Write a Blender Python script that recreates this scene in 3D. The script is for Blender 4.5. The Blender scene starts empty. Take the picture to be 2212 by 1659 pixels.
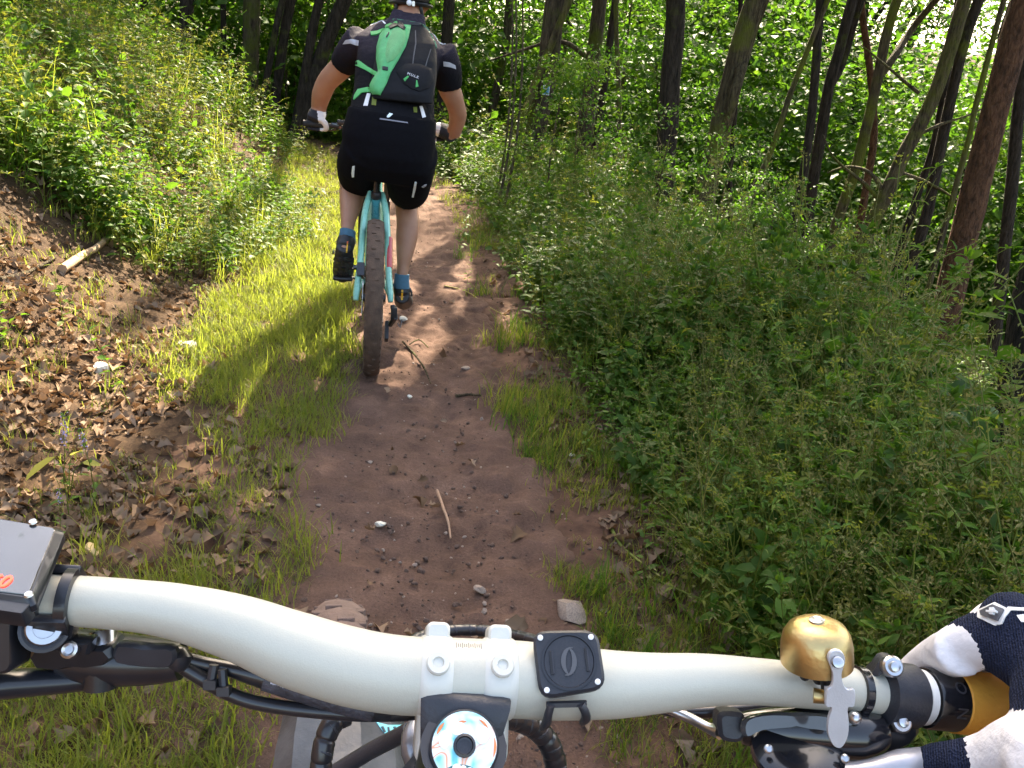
import bpy, bmesh, math, random
import numpy as np
from mathutils import Vector, Matrix, Euler, noise
from mathutils.bvhtree import BVHTree
from mathutils.geometry import delaunay_2d_cdt

random.seed(11)
rng = np.random.default_rng(11)
scene = bpy.context.scene
COL = scene.collection
R = math.radians

# ------------------------------------------------------------------ camera, sky, sun, exposure
PITCH, ROLL, FPX, CAMZ = R(19.3), R(5.5), 1790.0, 1.32      # photo measured on a 2212 px wide copy
cam_d = bpy.data.cameras.new('camera')
cam_d.sensor_width = 36.0
cam_d.lens = 36.0 * FPX / 2212.0
cam_d.clip_start = 0.02
cam_d.clip_end = 400.0
cam = bpy.data.objects.new('camera', cam_d)
COL.objects.link(cam)
CAM = Vector((0.0, 0.0, CAMZ))
FWD = Vector((0, math.cos(PITCH), -math.sin(PITCH)))
UPU = Vector((0, math.sin(PITCH), math.cos(PITCH)))
RTU = Vector((1, 0, 0))
UP = UPU * math.cos(ROLL) - RTU * math.sin(ROLL)
RT = RTU * math.cos(ROLL) + UPU * math.sin(ROLL)
cam.matrix_world = Matrix(((RT.x, UP.x, -FWD.x, CAM.x), (RT.y, UP.y, -FWD.y, CAM.y), (RT.z, UP.z, -FWD.z, CAM.z), (0, 0, 0, 1)))
scene.camera = cam

SUN_EL, SUN_AZ = R(43), R(7)                                  # azimuth measured from +Y towards +X
world = bpy.data.worlds.new('World')
scene.world = world
world.use_nodes = True
wn = world.node_tree
sky = wn.nodes.new('ShaderNodeTexSky')
sky.sky_type = 'NISHITA'
sky.sun_disc = False
sky.sun_elevation = SUN_EL
sky.sun_rotation = SUN_AZ
sky.air_density = 1.0
sky.dust_density = 4.0
sky.ozone_density = 1.0
bg = wn.nodes['Background']
bg.inputs['Strength'].default_value = 0.15
wn.links.new(sky.outputs['Color'], bg.inputs['Color'])

sun_d = bpy.data.lights.new('sun', 'SUN')
sun_d.energy = 5.0
sun_d.angle = R(0.53)
sun_d.color = (1.0, 0.94, 0.83)
sun = bpy.data.objects.new('sun', sun_d)
COL.objects.link(sun)
SUNV = Vector((math.sin(SUN_AZ) * math.cos(SUN_EL), math.cos(SUN_AZ) * math.cos(SUN_EL), math.sin(SUN_EL)))
sun.rotation_euler = SUNV.to_track_quat('Z', 'Y').to_euler()

scene.view_settings.view_transform = 'Standard'
scene.view_settings.look = 'None'
scene.view_settings.gamma = 1.0
scene.view_settings.use_curve_mapping = False
scene.view_settings.exposure = 2.45
scene.view_settings.use_white_balance = True
scene.view_settings.white_balance_temperature = 7600
scene.render.engine = 'CYCLES'
cy = scene.cycles
cy.max_bounces = 6
cy.diffuse_bounces = 3
cy.use_adaptive_sampling = True
cy.adaptive_threshold = 0.02
cy.glossy_bounces = 2
cy.transmission_bounces = 3
cy.transparent_max_bounces = 4
cy.caustics_reflective = False
cy.caustics_refractive = False
cy.use_denoising = True

# ------------------------------------------------------------------ measuring helpers
def ray(px, py):
    return (FWD + RT * ((px - 1106) / FPX) - UP * ((py - 829.5) / FPX))

def PD(px, py, d):
    """point seen at photo position px,py at optical depth d metres"""
    return CAM + ray(px, py) * d

def PY(px, py, y):
    """point seen at px,py on the vertical plane Y = y"""
    r = ray(px, py)
    return CAM + r * (y / r.y)

def S(r, g, b):
    f = lambda c: (c / 255 / 12.92) if c / 255 <= 0.04045 else ((c / 255 + 0.055) / 1.055) ** 2.4
    return (f(r), f(g), f(b), 1.0)

# ------------------------------------------------------------------ materials
def newmat(name):
    m = bpy.data.materials.new(name)
    m.use_nodes = True
    nt = m.node_tree
    return m, nt, nt.nodes['Principled BSDF'], nt.nodes['Material Output']

def N(nt, t, **kw):
    n = nt.nodes.new(t)
    for k, v in kw.items():
        if k in n.inputs:
            n.inputs[k].default_value = v
        else:
            setattr(n, k, v)
    return n

def ramp(nt, fac, stops):
    r = nt.nodes.new('ShaderNodeValToRGB')
    el = r.color_ramp.elements
    while len(el) < len(stops):
        el.new(0.5)
    for e, (p, c) in zip(el, stops):
        e.position = p
        e.color = c if len(c) == 4 else (*c, 1)
    nt.links.new(fac, r.inputs['Fac'])
    return r.outputs['Color']

def plain(name, col, rough=0.5, metal=0.0, var=0.12, scale=60, bump=0.0, bscale=200, coat=0.0, spec=0.5, weave=0.0, wscale=900, emit=None):
    m, nt, b, out = newmat(name)
    tc = nt.nodes.new('ShaderNodeTexCoord')
    no = N(nt, 'ShaderNodeTexNoise', Scale=scale, Detail=5.0)
    nt.links.new(tc.outputs['Object'], no.inputs['Vector'])
    c = col[:3]
    lo = tuple(max(0, x * (1 - var)) for x in c)
    hi = tuple(min(1, x * (1 + var)) for x in c)
    nt.links.new(ramp(nt, no.outputs['Fac'], [(0.3, lo), (0.7, hi)]), b.inputs['Base Color'])
    b.inputs['Roughness'].default_value = rough
    rr = N(nt, 'ShaderNodeMapRange')
    rr.inputs['To Min'].default_value = max(0.02, rough * 0.85)
    rr.inputs['To Max'].default_value = min(1, rough * 1.15)
    nt.links.new(no.outputs['Fac'], rr.inputs['Value'])
    nt.links.new(rr.outputs['Result'], b.inputs['Roughness'])
    b.inputs['Metallic'].default_value = metal
    b.inputs['Specular IOR Level'].default_value = spec
    b.inputs['Coat Weight'].default_value = coat
    src = None
    if bump:
        n2 = N(nt, 'ShaderNodeTexNoise', Scale=bscale, Detail=4.0)
        nt.links.new(tc.outputs['Object'], n2.inputs['Vector'])
        src = n2.outputs['Fac']
    if weave:
        w = N(nt, 'ShaderNodeTexVoronoi', Scale=wscale)
        w.inputs['Randomness'].default_value = 0.25
        nt.links.new(tc.outputs['Object'], w.inputs['Vector'])
        src = w.outputs['Distance']
        bump = weave
    if src is not None:
        bp = N(nt, 'ShaderNodeBump', Strength=bump)
        bp.inputs['Distance'].default_value = 0.004
        nt.links.new(src, bp.inputs['Height'])
        nt.links.new(bp.outputs['Normal'], b.inputs['Normal'])
    if emit:
        b.inputs['Emission Color'].default_value = (*emit[0], 1)
        b.inputs['Emission Strength'].default_value = emit[1]
    return m

def leafmat(name, cols, trans, tfac=0.42, rough=0.55, spec=0.22):
    """leaf: colours vary leaf by leaf and plant by plant; light passes through"""
    m, nt, b, out = newmat(name)
    geo = nt.nodes.new('ShaderNodeNewGeometry')
    oi = nt.nodes.new('ShaderNodeObjectInfo')
    ad = N(nt, 'ShaderNodeMath', operation='MULTIPLY_ADD')
    ad.inputs[1].default_value = 0.62
    nt.links.new(geo.outputs['Random Per Island'], ad.inputs[0])
    m2 = N(nt, 'ShaderNodeMath', operation='MULTIPLY')
    m2.inputs[1].default_value = 0.38
    nt.links.new(oi.outputs['Random'], m2.inputs[0])
    nt.links.new(m2.outputs[0], ad.inputs[2])
    k = len(cols) - 1
    colr = ramp(nt, ad.outputs[0], [(0.08 + 0.84 * i / k, c) for i, c in enumerate(cols)])
    nt.links.new(colr, b.inputs['Base Color'])
    b.inputs['Roughness'].default_value = rough
    b.inputs['Specular IOR Level'].default_value = spec
    tr = nt.nodes.new('ShaderNodeBsdfTranslucent')
    mx = N(nt, 'ShaderNodeMix', data_type='RGBA')
    mx.inputs[0].default_value = 0.55
    nt.links.new(colr, mx.inputs[6])
    mx.inputs[7].default_value = (*trans, 1)
    nt.links.new(mx.outputs[2], tr.inputs['Color'])
    ms = nt.nodes.new('ShaderNodeMixShader')
    ms.inputs[0].default_value = tfac
    nt.links.new(b.outputs[0], ms.inputs[1])
    nt.links.new(tr.outputs[0], ms.inputs[2])
    nt.links.new(ms.outputs[0], out.inputs['Surface'])
    return m

def barkmat(name, dark, light, moss=0.35, mosscol=(0.07, 0.085, 0.012), scale=7.0, stretch=0.18):
    m, nt, b, out = newmat(name)
    geo = nt.nodes.new('ShaderNodeNewGeometry')
    mp = nt.nodes.new('ShaderNodeMapping')
    mp.inputs['Scale'].default_value = (1, 1, stretch)
    nt.links.new(geo.outputs['Position'], mp.inputs['Vector'])
    no = N(nt, 'ShaderNodeTexNoise', Scale=scale * 4, Detail=8.0, Roughness=0.7)
    nt.links.new(mp.outputs[0], no.inputs['Vector'])
    vo = N(nt, 'ShaderNodeTexVoronoi', Scale=scale * 5, feature='DISTANCE_TO_EDGE')
    nt.links.new(mp.outputs[0], vo.inputs['Vector'])
    c1 = ramp(nt, no.outputs['Fac'], [(0.36, dark), (0.64, light)])
    n2 = N(nt, 'ShaderNodeTexNoise', Scale=1.6, Detail=6.0, Roughness=0.65)
    nt.links.new(geo.outputs['Position'], n2.inputs['Vector'])
    fac = ramp(nt, n2.outputs['Fac'], [(0.62 - moss * 0.4, (0, 0, 0)), (0.74 - moss * 0.3, (1, 1, 1))])
    mx = N(nt, 'ShaderNodeMix', data_type='RGBA')
    nt.links.new(fac, mx.inputs[0])
    nt.links.new(c1, mx.inputs[6])
    mx.inputs[7].default_value = (*mosscol, 1)
    nt.links.new(mx.outputs[2], b.inputs['Base Color'])
    b.inputs['Roughness'].default_value = 0.9
    b.inputs['Specular IOR Level'].default_value = 0.2
    bp = N(nt, 'ShaderNodeBump', Strength=0.9)
    bp.inputs['Distance'].default_value = 0.045
    ma = N(nt, 'ShaderNodeMath', operation='ADD')
    mm = N(nt, 'ShaderNodeMath', operation='MINIMUM')
    mm.inputs[1].default_value = 0.25
    nt.links.new(vo.outputs['Distance'], mm.inputs[0])
    nt.links.new(mm.outputs[0], ma.inputs[0])
    nt.links.new(no.outputs['Fac'], ma.inputs[1])
    nt.links.new(ma.outputs[0], bp.inputs['Height'])
    nt.links.new(bp.outputs['Normal'], b.inputs['Normal'])
    return m

def groundmat(name, stops, scale, bump=0.5, fine=90.0):
    m, nt, b, out = newmat(name)
    geo = nt.nodes.new('ShaderNodeNewGeometry')
    n1 = N(nt, 'ShaderNodeTexNoise', Scale=scale, Detail=9.0, Roughness=0.68)
    nt.links.new(geo.outputs['Position'], n1.inputs['Vector'])
    n2 = N(nt, 'ShaderNodeTexNoise', Scale=fine, Detail=5.0, Roughness=0.75)
    nt.links.new(geo.outputs['Position'], n2.inputs['Vector'])
    mx = N(nt, 'ShaderNodeMath', operation='MULTIPLY_ADD')
    mx.inputs[1].default_value = 0.45
    nt.links.new(n2.outputs['Fac'], mx.inputs[0])
    m3 = N(nt, 'ShaderNodeMath', operation='MULTIPLY')
    m3.inputs[1].default_value = 0.58
    nt.links.new(n1.outputs['Fac'], m3.inputs[0])
    nt.links.new(m3.outputs[0], mx.inputs[2])
    nt.links.new(ramp(nt, mx.outputs[0], stops), b.inputs['Base Color'])
    b.inputs['Roughness'].default_value = 0.95
    b.inputs['Specular IOR Level'].default_value = 0.15
    bp = N(nt, 'ShaderNodeBump', Strength=bump)
    bp.inputs['Distance'].default_value = 0.012
    nt.links.new(mx.outputs[0], bp.inputs['Height'])
    nt.links.new(bp.outputs['Normal'], b.inputs['Normal'])
    return m

# ------------------------------------------------------------------ object helpers
ORG = {}

def tag(o, label=None, cat=None, group=None, kind=None):
    if label: o['label'] = label
    if cat: o['category'] = cat
    if group: o['group'] = group
    if kind: o['kind'] = kind
    return o

def thing(name, loc, label, cat, group=None):
    o = bpy.data.objects.new(name, None)
    o.empty_display_size = 0.1
    COL.objects.link(o)
    o.location = loc
    ORG[o.name] = Vector(loc)
    return tag(o, label, cat, group)

def link(name, me, parent=None):
    o = bpy.data.objects.new(name, me)
    COL.objects.link(o)
    if parent is not None:
        o.parent = parent
        ORG[o.name] = ORG.get(parent.name, Vector((0, 0, 0)))
    return o

def frame_from(z, xhint=Vector((1, 0, 0))):
    z = Vector(z).normalized()
    x = Vector(xhint) - z * z.dot(Vector(xhint))
    if x.length < 1e-5:
        x = z.orthogonal()
    x.normalize()
    return x, z.cross(x), z

class MB:
    def __init__(self):
        self.v, self.f, self.m = [], [], []

    def ring_loft(self, rings, mi=0, cap=True, closed=True):
        base = len(self.v)
        n = len(rings[0])
        for r in rings:
            self.v.extend([Vector(p) for p in r])
        for i in range(len(rings) - 1):
            for k in range(n if closed else n - 1):
                a = base + i * n + k
                b = base + i * n + (k + 1) % n
                self.f.append((a, b, b + n, a + n)); self.m.append(mi)
        if cap and closed:
            self.f.append(tuple(base + k for k in reversed(range(n)))); self.m.append(mi)
            e = base + (len(rings) - 1) * n
            self.f.append(tuple(e + k for k in range(n))); self.m.append(mi)
        return self

    def tube(self, pts, rad, n=12, mi=0, cap=True, flat=None, rough=0.0, sub=1):
        """tapered tube through pts; flat=(hint vector, ratio) squashes it along the hint"""
        pts = [Vector(p) for p in pts]
        if not hasattr(rad, '__len__'):
            rad = [rad] * len(pts)
        if sub > 1:
            pts, rad = smooth_path(pts, list(rad), sub)
        rings = []
        t0 = (pts[1] - pts[0]).normalized()
        x = t0.orthogonal().normalized() if flat is None else frame_from(t0, flat[0])[0]
        for i, p in enumerate(pts):
            t = (pts[min(i + 1, len(pts) - 1)] - pts[max(i - 1, 0)]).normalized()
            x = (x - t * x.dot(t))
            x = x.normalized() if x.length > 1e-6 else t.orthogonal().normalized()
            y = t.cross(x)
            rr = rad[i]
            rx = rr if flat is None else rr * flat[1]
            ring = []
            for k in range(n):
                a = 2 * math.pi * k / n
                q = 1.0 if not rough else 1 + rough * (noise.noise(Vector((math.cos(a) * 1.7, math.sin(a) * 1.7, i * 0.45 + p.x * 3))) + .7 * noise.noise(Vector((math.cos(a) * 4.2, math.sin(a) * 4.2, i * .3 + p.x * 5))))
                ring.append(p + x * (math.cos(a) * rx * q) + y * (math.sin(a) * rr * q))
            rings.append(ring)
        return self.ring_loft(rings, mi, cap)

    def lathe(self, prof, org, axis, n=24, mi=0, cap=True, xhint=Vector((1, 0, 0))):
        x, y, z = frame_from(axis, xhint)
        org = Vector(org)
        rings = [[org + z * h + x * (math.cos(2 * math.pi * k / n) * r) + y * (math.sin(2 * math.pi * k / n) * r) for k in range(n)] for r, h in prof]
        return self.ring_loft(rings, mi, cap)

    def prism(self, outline, org, X, Y, Z, z0, z1, ch=0.0, mi=0):
        """2-D outline in X,Y extruded along Z from z0 to z1 with chamfered rims"""
        org, X, Y, Z = Vector(org), Vector(X), Vector(Y), Vector(Z)
        cx = sum(p[0] for p in outline) / len(outline)
        cy_ = sum(p[1] for p in outline) / len(outline)
        def ring(z, inset):
            out = []
            for p in outline:
                d = Vector((p[0] - cx, p[1] - cy_))
                l = max(d.length, 1e-9)
                s = max(0.0, (l - inset) / l)
                out.append(org + X * (cx + d.x * s) + Y * (cy_ + d.y * s) + Z * z)
            return out
        rs = [ring(z0, ch), ring(z0 + ch, 0), ring(z1 - ch, 0), ring(z1, ch)] if ch else [ring(z0, 0), ring(z1, 0)]
        return self.ring_loft(rs, mi)

    def box(self, c, X, Y, Z, hx, hy, hz, r=None, mi=0):
        r = min(hx, hy) * 0.25 if r is None else r
        return self.prism(rrect(hx, hy, r), c, X, Y, Z, -hz, hz, min(r, hz) * 0.4, mi)

    def sphere(self, c, r, n=14, mi=0, axes=None):
        c = Vector(c)
        ax = axes or (Vector((1, 0, 0)), Vector((0, 1, 0)), Vector((0, 0, 1)))
        rr = r if hasattr(r, '__len__') else (r, r, r)
        rings = []
        m = max(6, n // 2 + 2)
        for i in range(m):
            th = math.pi * (0.04 + 0.92 * i / (m - 1))
            rings.append([c + ax[0] * (math.sin(th) * math.cos(2 * math.pi * k / n) * rr[0]) + ax[1] * (math.sin(th) * math.sin(2 * math.pi * k / n) * rr[1]) - ax[2] * (math.cos(th) * rr[2]) for k in range(n)])
        return self.ring_loft(rings, mi)

    def build(self, name, mats, parent=None, sharp=40, fixn=True):
        o0 = ORG.get(parent.name, Vector((0, 0, 0))) if parent is not None else Vector((0, 0, 0))
        me = bpy.data.meshes.new(name)
        me.from_pydata([tuple(p - o0) for p in self.v], [], self.f)
        mats = mats if isinstance(mats, (list, tuple)) else [mats]
        for m in mats:
            me.materials.append(m)
        if len(mats) > 1:
            me.polygons.foreach_set('material_index', self.m)
        if fixn:
            bm = bmesh.new(); bm.from_mesh(me)
            bmesh.ops.recalc_face_normals(bm, faces=bm.faces)
            bm.to_mesh(me); bm.free()
        me.polygons.foreach_set('use_smooth', [True] * len(me.polygons))
        me.set_sharp_from_angle(angle=R(sharp))
        me.update()
        return link(name, me, parent)

def smooth_path(pts, rad, sub):
    P, Q = [], []
    n = len(pts)
    for i in range(n - 1):
        p0, p1, p2, p3 = pts[max(i - 1, 0)], pts[i], pts[i + 1], pts[min(i + 2, n - 1)]
        for k in range(sub):
            t = k / sub
            P.append(0.5 * ((2 * p1) + (p2 - p0) * t + (2 * p0 - 5 * p1 + 4 * p2 - p3) * t * t + (3 * p1 - p0 - 3 * p2 + p3) * t ** 3))
            Q.append(rad[i] * (1 - t) + rad[i + 1] * t)
    P.append(pts[-1]); Q.append(rad[-1])
    return P, Q

def rrect(hx, hy, r, k=4):
    out = []
    for sx, sy, a0 in ((1, 1, 0), (-1, 1, 90), (-1, -1, 180), (1, -1, 270)):
        for i in range(k + 1):
            a = R(a0 + 90 * i / k)
            out.append((sx * (hx - r) + r * math.cos(a), sy * (hy - r) + r * math.sin(a)))
    return out

def circle2(r, n=24, cx=0, cy_=0):
    return [(cx + r * math.cos(2 * math.pi * k / n), cy_ + r * math.sin(2 * math.pi * k / n)) for k in range(n)]

def fuse(name, mb, mats, parent, voxel=0.008, it=4, pick=None):
    """one continuous surface out of overlapping tapered pieces"""
    me = bpy.data.meshes.new('raw')
    me.from_pydata([tuple(p) for p in mb.v], [], mb.f)
    bm = bmesh.new(); bm.from_mesh(me); bmesh.ops.recalc_face_normals(bm, faces=bm.faces); bm.to_mesh(me); bm.free()
    tmp = bpy.data.objects.new('raw', me)
    COL.objects.link(tmp)
    rm = tmp.modifiers.new('r', 'REMESH'); rm.mode = 'VOXEL'; rm.voxel_size = voxel
    sm = tmp.modifiers.new('s', 'SMOOTH'); sm.iterations = it; sm.factor = 0.5
    dg = bpy.context.evaluated_depsgraph_get()
    dg.update()
    out = bpy.data.meshes.new_from_object(tmp.evaluated_get(dg))
    bpy.data.objects.remove(tmp)
    o0 = ORG.get(parent.name, Vector((0, 0, 0))) if parent is not None else Vector((0, 0, 0))
    mats = mats if isinstance(mats, (list, tuple)) else [mats]
    out.materials.clear()
    for m in mats:
        out.materials.append(m)
    if pick:
        for p in out.polygons:
            p.material_index = pick(p.center)
    out.transform(Matrix.Translation(-o0))
    out.polygons.foreach_set('use_smooth', [True] * len(out.polygons))
    out.name = name
    return link(name, out, parent)

def bvh_of(*obs):
    V, F = [], []
    for o in obs:
        b = len(V)
        off = ORG.get(o.name, Vector((0, 0, 0)))
        V += [v.co + off for v in o.data.vertices]
        F += [tuple(i + b for i in p.vertices) for p in o.data.polygons]
    return BVHTree.FromPolygons(V, F)

def patch(name, poly, bvh, mat, parent, lift=0.002, bulge=0.0, step=6.0, soft=18.0, thick=0.004, wrinkle=0.0):
    """a sewn-on piece of cloth or film: outline as seen in the photo, laid onto the surface it is sewn to, with real thickness"""
    P = []
    n = len(poly)
    for i in range(n):
        a, b = Vector(poly[i]), Vector(poly[(i + 1) % n])
        k = max(1, int((b - a).length / step))
        P += [a + (b - a) * (j / k) for j in range(k)]
    nb = len(P)
    edges = [(i, (i + 1) % nb) for i in range(nb)]
    xs = [p.x for p in P]; ys = [p.y for p in P]
    def inside(x, y):
        c = False
        for i in range(nb):
            x1, y1 = P[i]; x2, y2 = P[(i + 1) % nb]
            if (y1 > y) != (y2 > y) and x < (x2 - x1) * (y - y1) / (y2 - y1) + x1:
                c = not c
        return c
    def edist(q):
        best = 1e9
        for i in range(nb):
            a, b = P[i], P[(i + 1) % nb]
            ab = b - a
            t = max(0, min(1, (q - a).dot(ab) / max(ab.length_squared, 1e-9)))
            best = min(best, (a + ab * t - q).length)
        return best
    Q = list(P)
    y = min(ys) + step * 0.5
    while y < max(ys):
        x = min(xs) + step * 0.5
        while x < max(xs):
            q = Vector((x, y))
            if inside(x, y) and edist(q) > step * 0.45:
                Q.append(q)
            x += step
        y += step
    vs, es, fs = delaunay_2d_cdt(Q, edges, [], 1, 1e-4)[:3]
    top, nor = [], []
    for q in vs:
        d = ray(q.x, q.y).normalized()
        h = bvh.ray_cast(CAM, d)
        if h[0] is None:
            l = bvh.find_nearest(CAM + d * (Vector(bvh.find_nearest(CAM)[0]) - CAM).length)
            loc, no = l[0], l[1]
            best = None
            for s in np.linspace(0.3, 6, 120):
                g = bvh.find_nearest(CAM + d * s)
                if g[0] is not None and (best is None or g[3] < best[0]):
                    best = (g[3], g[0], g[1])
            loc, no = best[1], best[2]
        else:
            loc, no = h[0], h[1]
        if no.dot(d) > 0: no = -no
        e = edist(q)
        up = lift + bulge * math.sin(min(1.0, e / soft) * math.pi / 2)
        if wrinkle:
            up += wrinkle * min(1, e / soft) * noise.noise(Vector((q.x * 0.06, q.y * 0.06, 3.1)))
        top.append(loc + no * up)
        nor.append(no)
    mb = MB()
    mb.v = list(top) + [t - nn * (thick + lift) for t, nn in zip(top, nor)]
    k = len(top)
    cnt = {}
    for f in fs:
        mb.f.append(tuple(f)); mb.m.append(0)
        for i in range(len(f)):
            e = (f[i], f[(i + 1) % len(f)])
            cnt[e] = 1
    for a, b in cnt:
        if (b, a) not in cnt:
            mb.f.append((a, b, b + k, a + k)); mb.m.append(0)
    return mb.build(name, mat, parent, sharp=50)

def text_on(name, s, c, X, Y, size, mat, parent, ext=0.0006):
    cu = bpy.data.curves.new(name, 'FONT')
    cu.body = s
    cu.size = size
    cu.extrude = ext
    cu.align_x = 'CENTER'; cu.align_y = 'CENTER'
    tmp = bpy.data.objects.new(name, cu)
    COL.objects.link(tmp)
    dg = bpy.context.evaluated_depsgraph_get(); dg.update()
    me = bpy.data.meshes.new_from_object(tmp.evaluated_get(dg))
    bpy.data.objects.remove(tmp)
    X = Vector(X).normalized(); Y = Vector(Y); Y = (Y - X * Y.dot(X)).normalized(); Z = X.cross(Y)
    o0 = ORG.get(parent.name, Vector((0, 0, 0)))
    c = Vector(c) - o0
    me.transform(Matrix(((X.x, Y.x, Z.x, c.x), (X.y, Y.y, Z.y, c.y), (X.z, Y.z, Z.z, c.z), (0, 0, 0, 1))))
    me.materials.clear(); me.materials.append(mat)
    return link(name, me, parent)
# ------------------------------------------------------------------ the lie of the land
TY = np.array([-8, -3, 0.0, 1.75, 3.75, 6.0, 10.0, 13.0, 16.0, 20.0, 26.0, 60.0])
TX = np.array([0.9, 0.42, 0.1, -0.08, -0.42, -0.74, -1.35, -2.2, -3.8, -6.8, -12.0, -45.0])
_yy = np.linspace(-8, 60, 800)
_xx = np.interp(_yy, TY, TX)
_xx = np.convolve(np.pad(_xx, 15, mode='edge'), np.ones(31) / 31, mode='valid')
def xc(y):
    return np.interp(y, _yy, _xx)

def vnoise(x, y, s, seed=0.0):
    x = np.asarray(x, float) * s + seed * 17.3; y = np.asarray(y, float) * s + seed * 5.1
    xi = np.floor(x); yi = np.floor(y)
    fx = x - xi; fy = y - yi
    fx = fx * fx * (3 - 2 * fx); fy = fy * fy * (3 - 2 * fy)
    def h(a, b):
        t = np.sin(a * 127.1 + b * 311.7 + seed * 74.7) * 43758.5453
        return t - np.floor(t)
    return (h(xi, yi) * (1 - fx) + h(xi + 1, yi) * fx) * (1 - fy) + (h(xi, yi + 1) * (1 - fx) + h(xi + 1, yi + 1) * fx) * fy - 0.5

def softp(t, k=0.25):
    return np.where(t > 4 * k, t, k * np.log1p(np.exp(np.minimum(t, 4 * k) / k)))

def height(x, y):
    x = np.asarray(x, float); y = np.asarray(y, float)
    u = x - xc(y)
    left = softp(-u - 1.45, 0.18)
    h = 0.66 * left - 0.012 * np.minimum(left, 9) ** 2
    right = np.minimum(softp(u - 1.0, 0.25), 11 + .0 * u)
    h = h - 0.235 * right - 0.004 * right ** 2
    h = h + 0.05 * np.exp(-((np.abs(u) - 0.72) / 0.22) ** 2)
    far = np.clip((y - 14) / 30, 0, 1)
    h = h + far * far * 2.0 * (u < 3)
    h = h + 9.0 * np.clip((np.hypot(x, y) - 27) / 30, 0, 1)  # distant rise added to block the bright low sky
    side = np.clip((np.abs(u) - 0.8) / 1.5, 0, 1)
    h = h + side * (0.35 * vnoise(x, y, 0.55, 1) + 0.14 * vnoise(x, y, 1.7, 2)) + 0.03 * vnoise(x, y, 4.5, 3)
    return h

def fine(x, y):
    return 0.022 * vnoise(x, y, 9, 4) + 0.014 * vnoise(x, y, 26, 5) + 0.006 * vnoise(x, y, 60, 9)

def trail_half(y):
    y = np.asarray(y, float)
    return 0.375 + 0.10 * vnoise(y * 0 + 3, y, 1.3, 6) + 0.08 * vnoise(y * 0 + 9, y, 5.0, 7) + .05 * vnoise(y * 0 + 4, y, 14.0, 10)

def HZ(x, y):
    u = np.asarray(x, float) - xc(y)
    return height(x, y) + fine(x, y)

def grid_mesh(name, X, Y, Z, mat, kind=None):
    ny, nx = X.shape
    me = bpy.data.meshes.new(name)
    V = np.stack([X, Y, Z], -1).reshape(-1, 3)
    i = np.arange(ny - 1)[:, None] * nx + np.arange(nx - 1)[None]
    F = np.stack([i, i + 1, i + nx + 1, i + nx], -1).reshape(-1, 4)
    np_mesh(me, V, [F])
    me.materials.append(mat)
    me.polygons.foreach_set('use_smooth', np.ones(len(me.polygons), bool))
    o = link(name, me)
    if kind: o['kind'] = kind
    return o

def np_mesh(me, V, Fs, mi=None):
    V = np.asarray(V, np.float32)
    me.vertices.add(len(V)); me.vertices.foreach_set('co', V.ravel())
    nl = sum(f.size for f in Fs); npz = sum(len(f) for f in Fs)
    me.loops.add(nl); me.polygons.add(npz)
    me.loops.foreach_set('vertex_index', np.concatenate([f.ravel() for f in Fs]).astype(np.int32))
    tot = np.concatenate([np.full(len(f), f.shape[1], np.int32) for f in Fs])
    st = np.concatenate([[0], np.cumsum(tot)[:-1]]).astype(np.int32)
    me.polygons.foreach_set('loop_start', st)
    if mi is not None:
        me.polygons.foreach_set('material_index', np.asarray(mi, np.int32))
    me.update(calc_edges=True)
    me.validate()

M_ground = groundmat('forest_floor', [(0.3, S(30, 22, 16)), (0.5, S(66, 50, 36)), (0.68, S(104, 82, 60))], 9, 0.6)
M_trail = groundmat('trail_soil', [(0.28, S(50, 38, 32)), (0.42, S(85, 65, 55)), (0.56, S(105, 81, 69)), (0.66, S(121, 96, 82)), (0.8, S(150, 127, 111))], 5, 1.0, 120)

_nt = M_ground.node_tree
_b = _nt.nodes['Principled BSDF']
_src = _b.inputs['Base Color'].links[0].from_socket
_at = N(_nt, 'ShaderNodeAttribute'); _at.attribute_name = 'wear'
_mx = N(_nt, 'ShaderNodeMix', data_type='RGBA')
_no = N(_nt, 'ShaderNodeTexNoise', Scale=7.0, Detail=8.0, Roughness=.7)
_ge = _nt.nodes.new('ShaderNodeNewGeometry'); _nt.links.new(_ge.outputs['Position'], _no.inputs['Vector'])
_nt.links.new(_at.outputs['Fac'], _mx.inputs[0]); _nt.links.new(_src, _mx.inputs[6])
_nt.links.new(ramp(_nt, _no.outputs['Fac'], [(.3, S(56, 41, 33)), (.5, S(92, 68, 55)), (.7, S(122, 94, 77))]), _mx.inputs[7])
_nt.links.new(_mx.outputs[2], _b.inputs['Base Color'])
gx = np.unique(np.concatenate([np.linspace(-60, -8, 40), np.linspace(-8, -3, 60), np.linspace(-3, 3, 200), np.linspace(3, 9, 60), np.linspace(9, 80, 45)]))
gy = np.unique(np.concatenate([np.linspace(-8, 0.2, 20), np.linspace(0.2, 7, 210), np.linspace(7, 16, 90), np.linspace(16, 110, 60)]))
GX, GY = np.meshgrid(gx, gy)
u = GX - xc(GY)
GZ = height(GX, GY) + fine(GX, GY) - 0.06 * np.clip((trail_half(GY) + np.where(u < 0, .42 * np.clip((3.9 - GY) / 1.6, 0, 1), 0) - np.abs(u)) / 0.08, 0, 1)
ground = grid_mesh('ground', GX, GY, GZ, M_ground, 'structure')
_w = np.clip(1.15 - (np.abs(u) - .45) / .5 + .9 * vnoise(GX, GY, 3.2, 51) + .5 * vnoise(GX, GY, 11, 52), 0, 1)
_a = ground.data.attributes.new('wear', 'FLOAT', 'POINT'); _a.data.foreach_set('value', _w.ravel().astype(np.float32))

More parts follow.
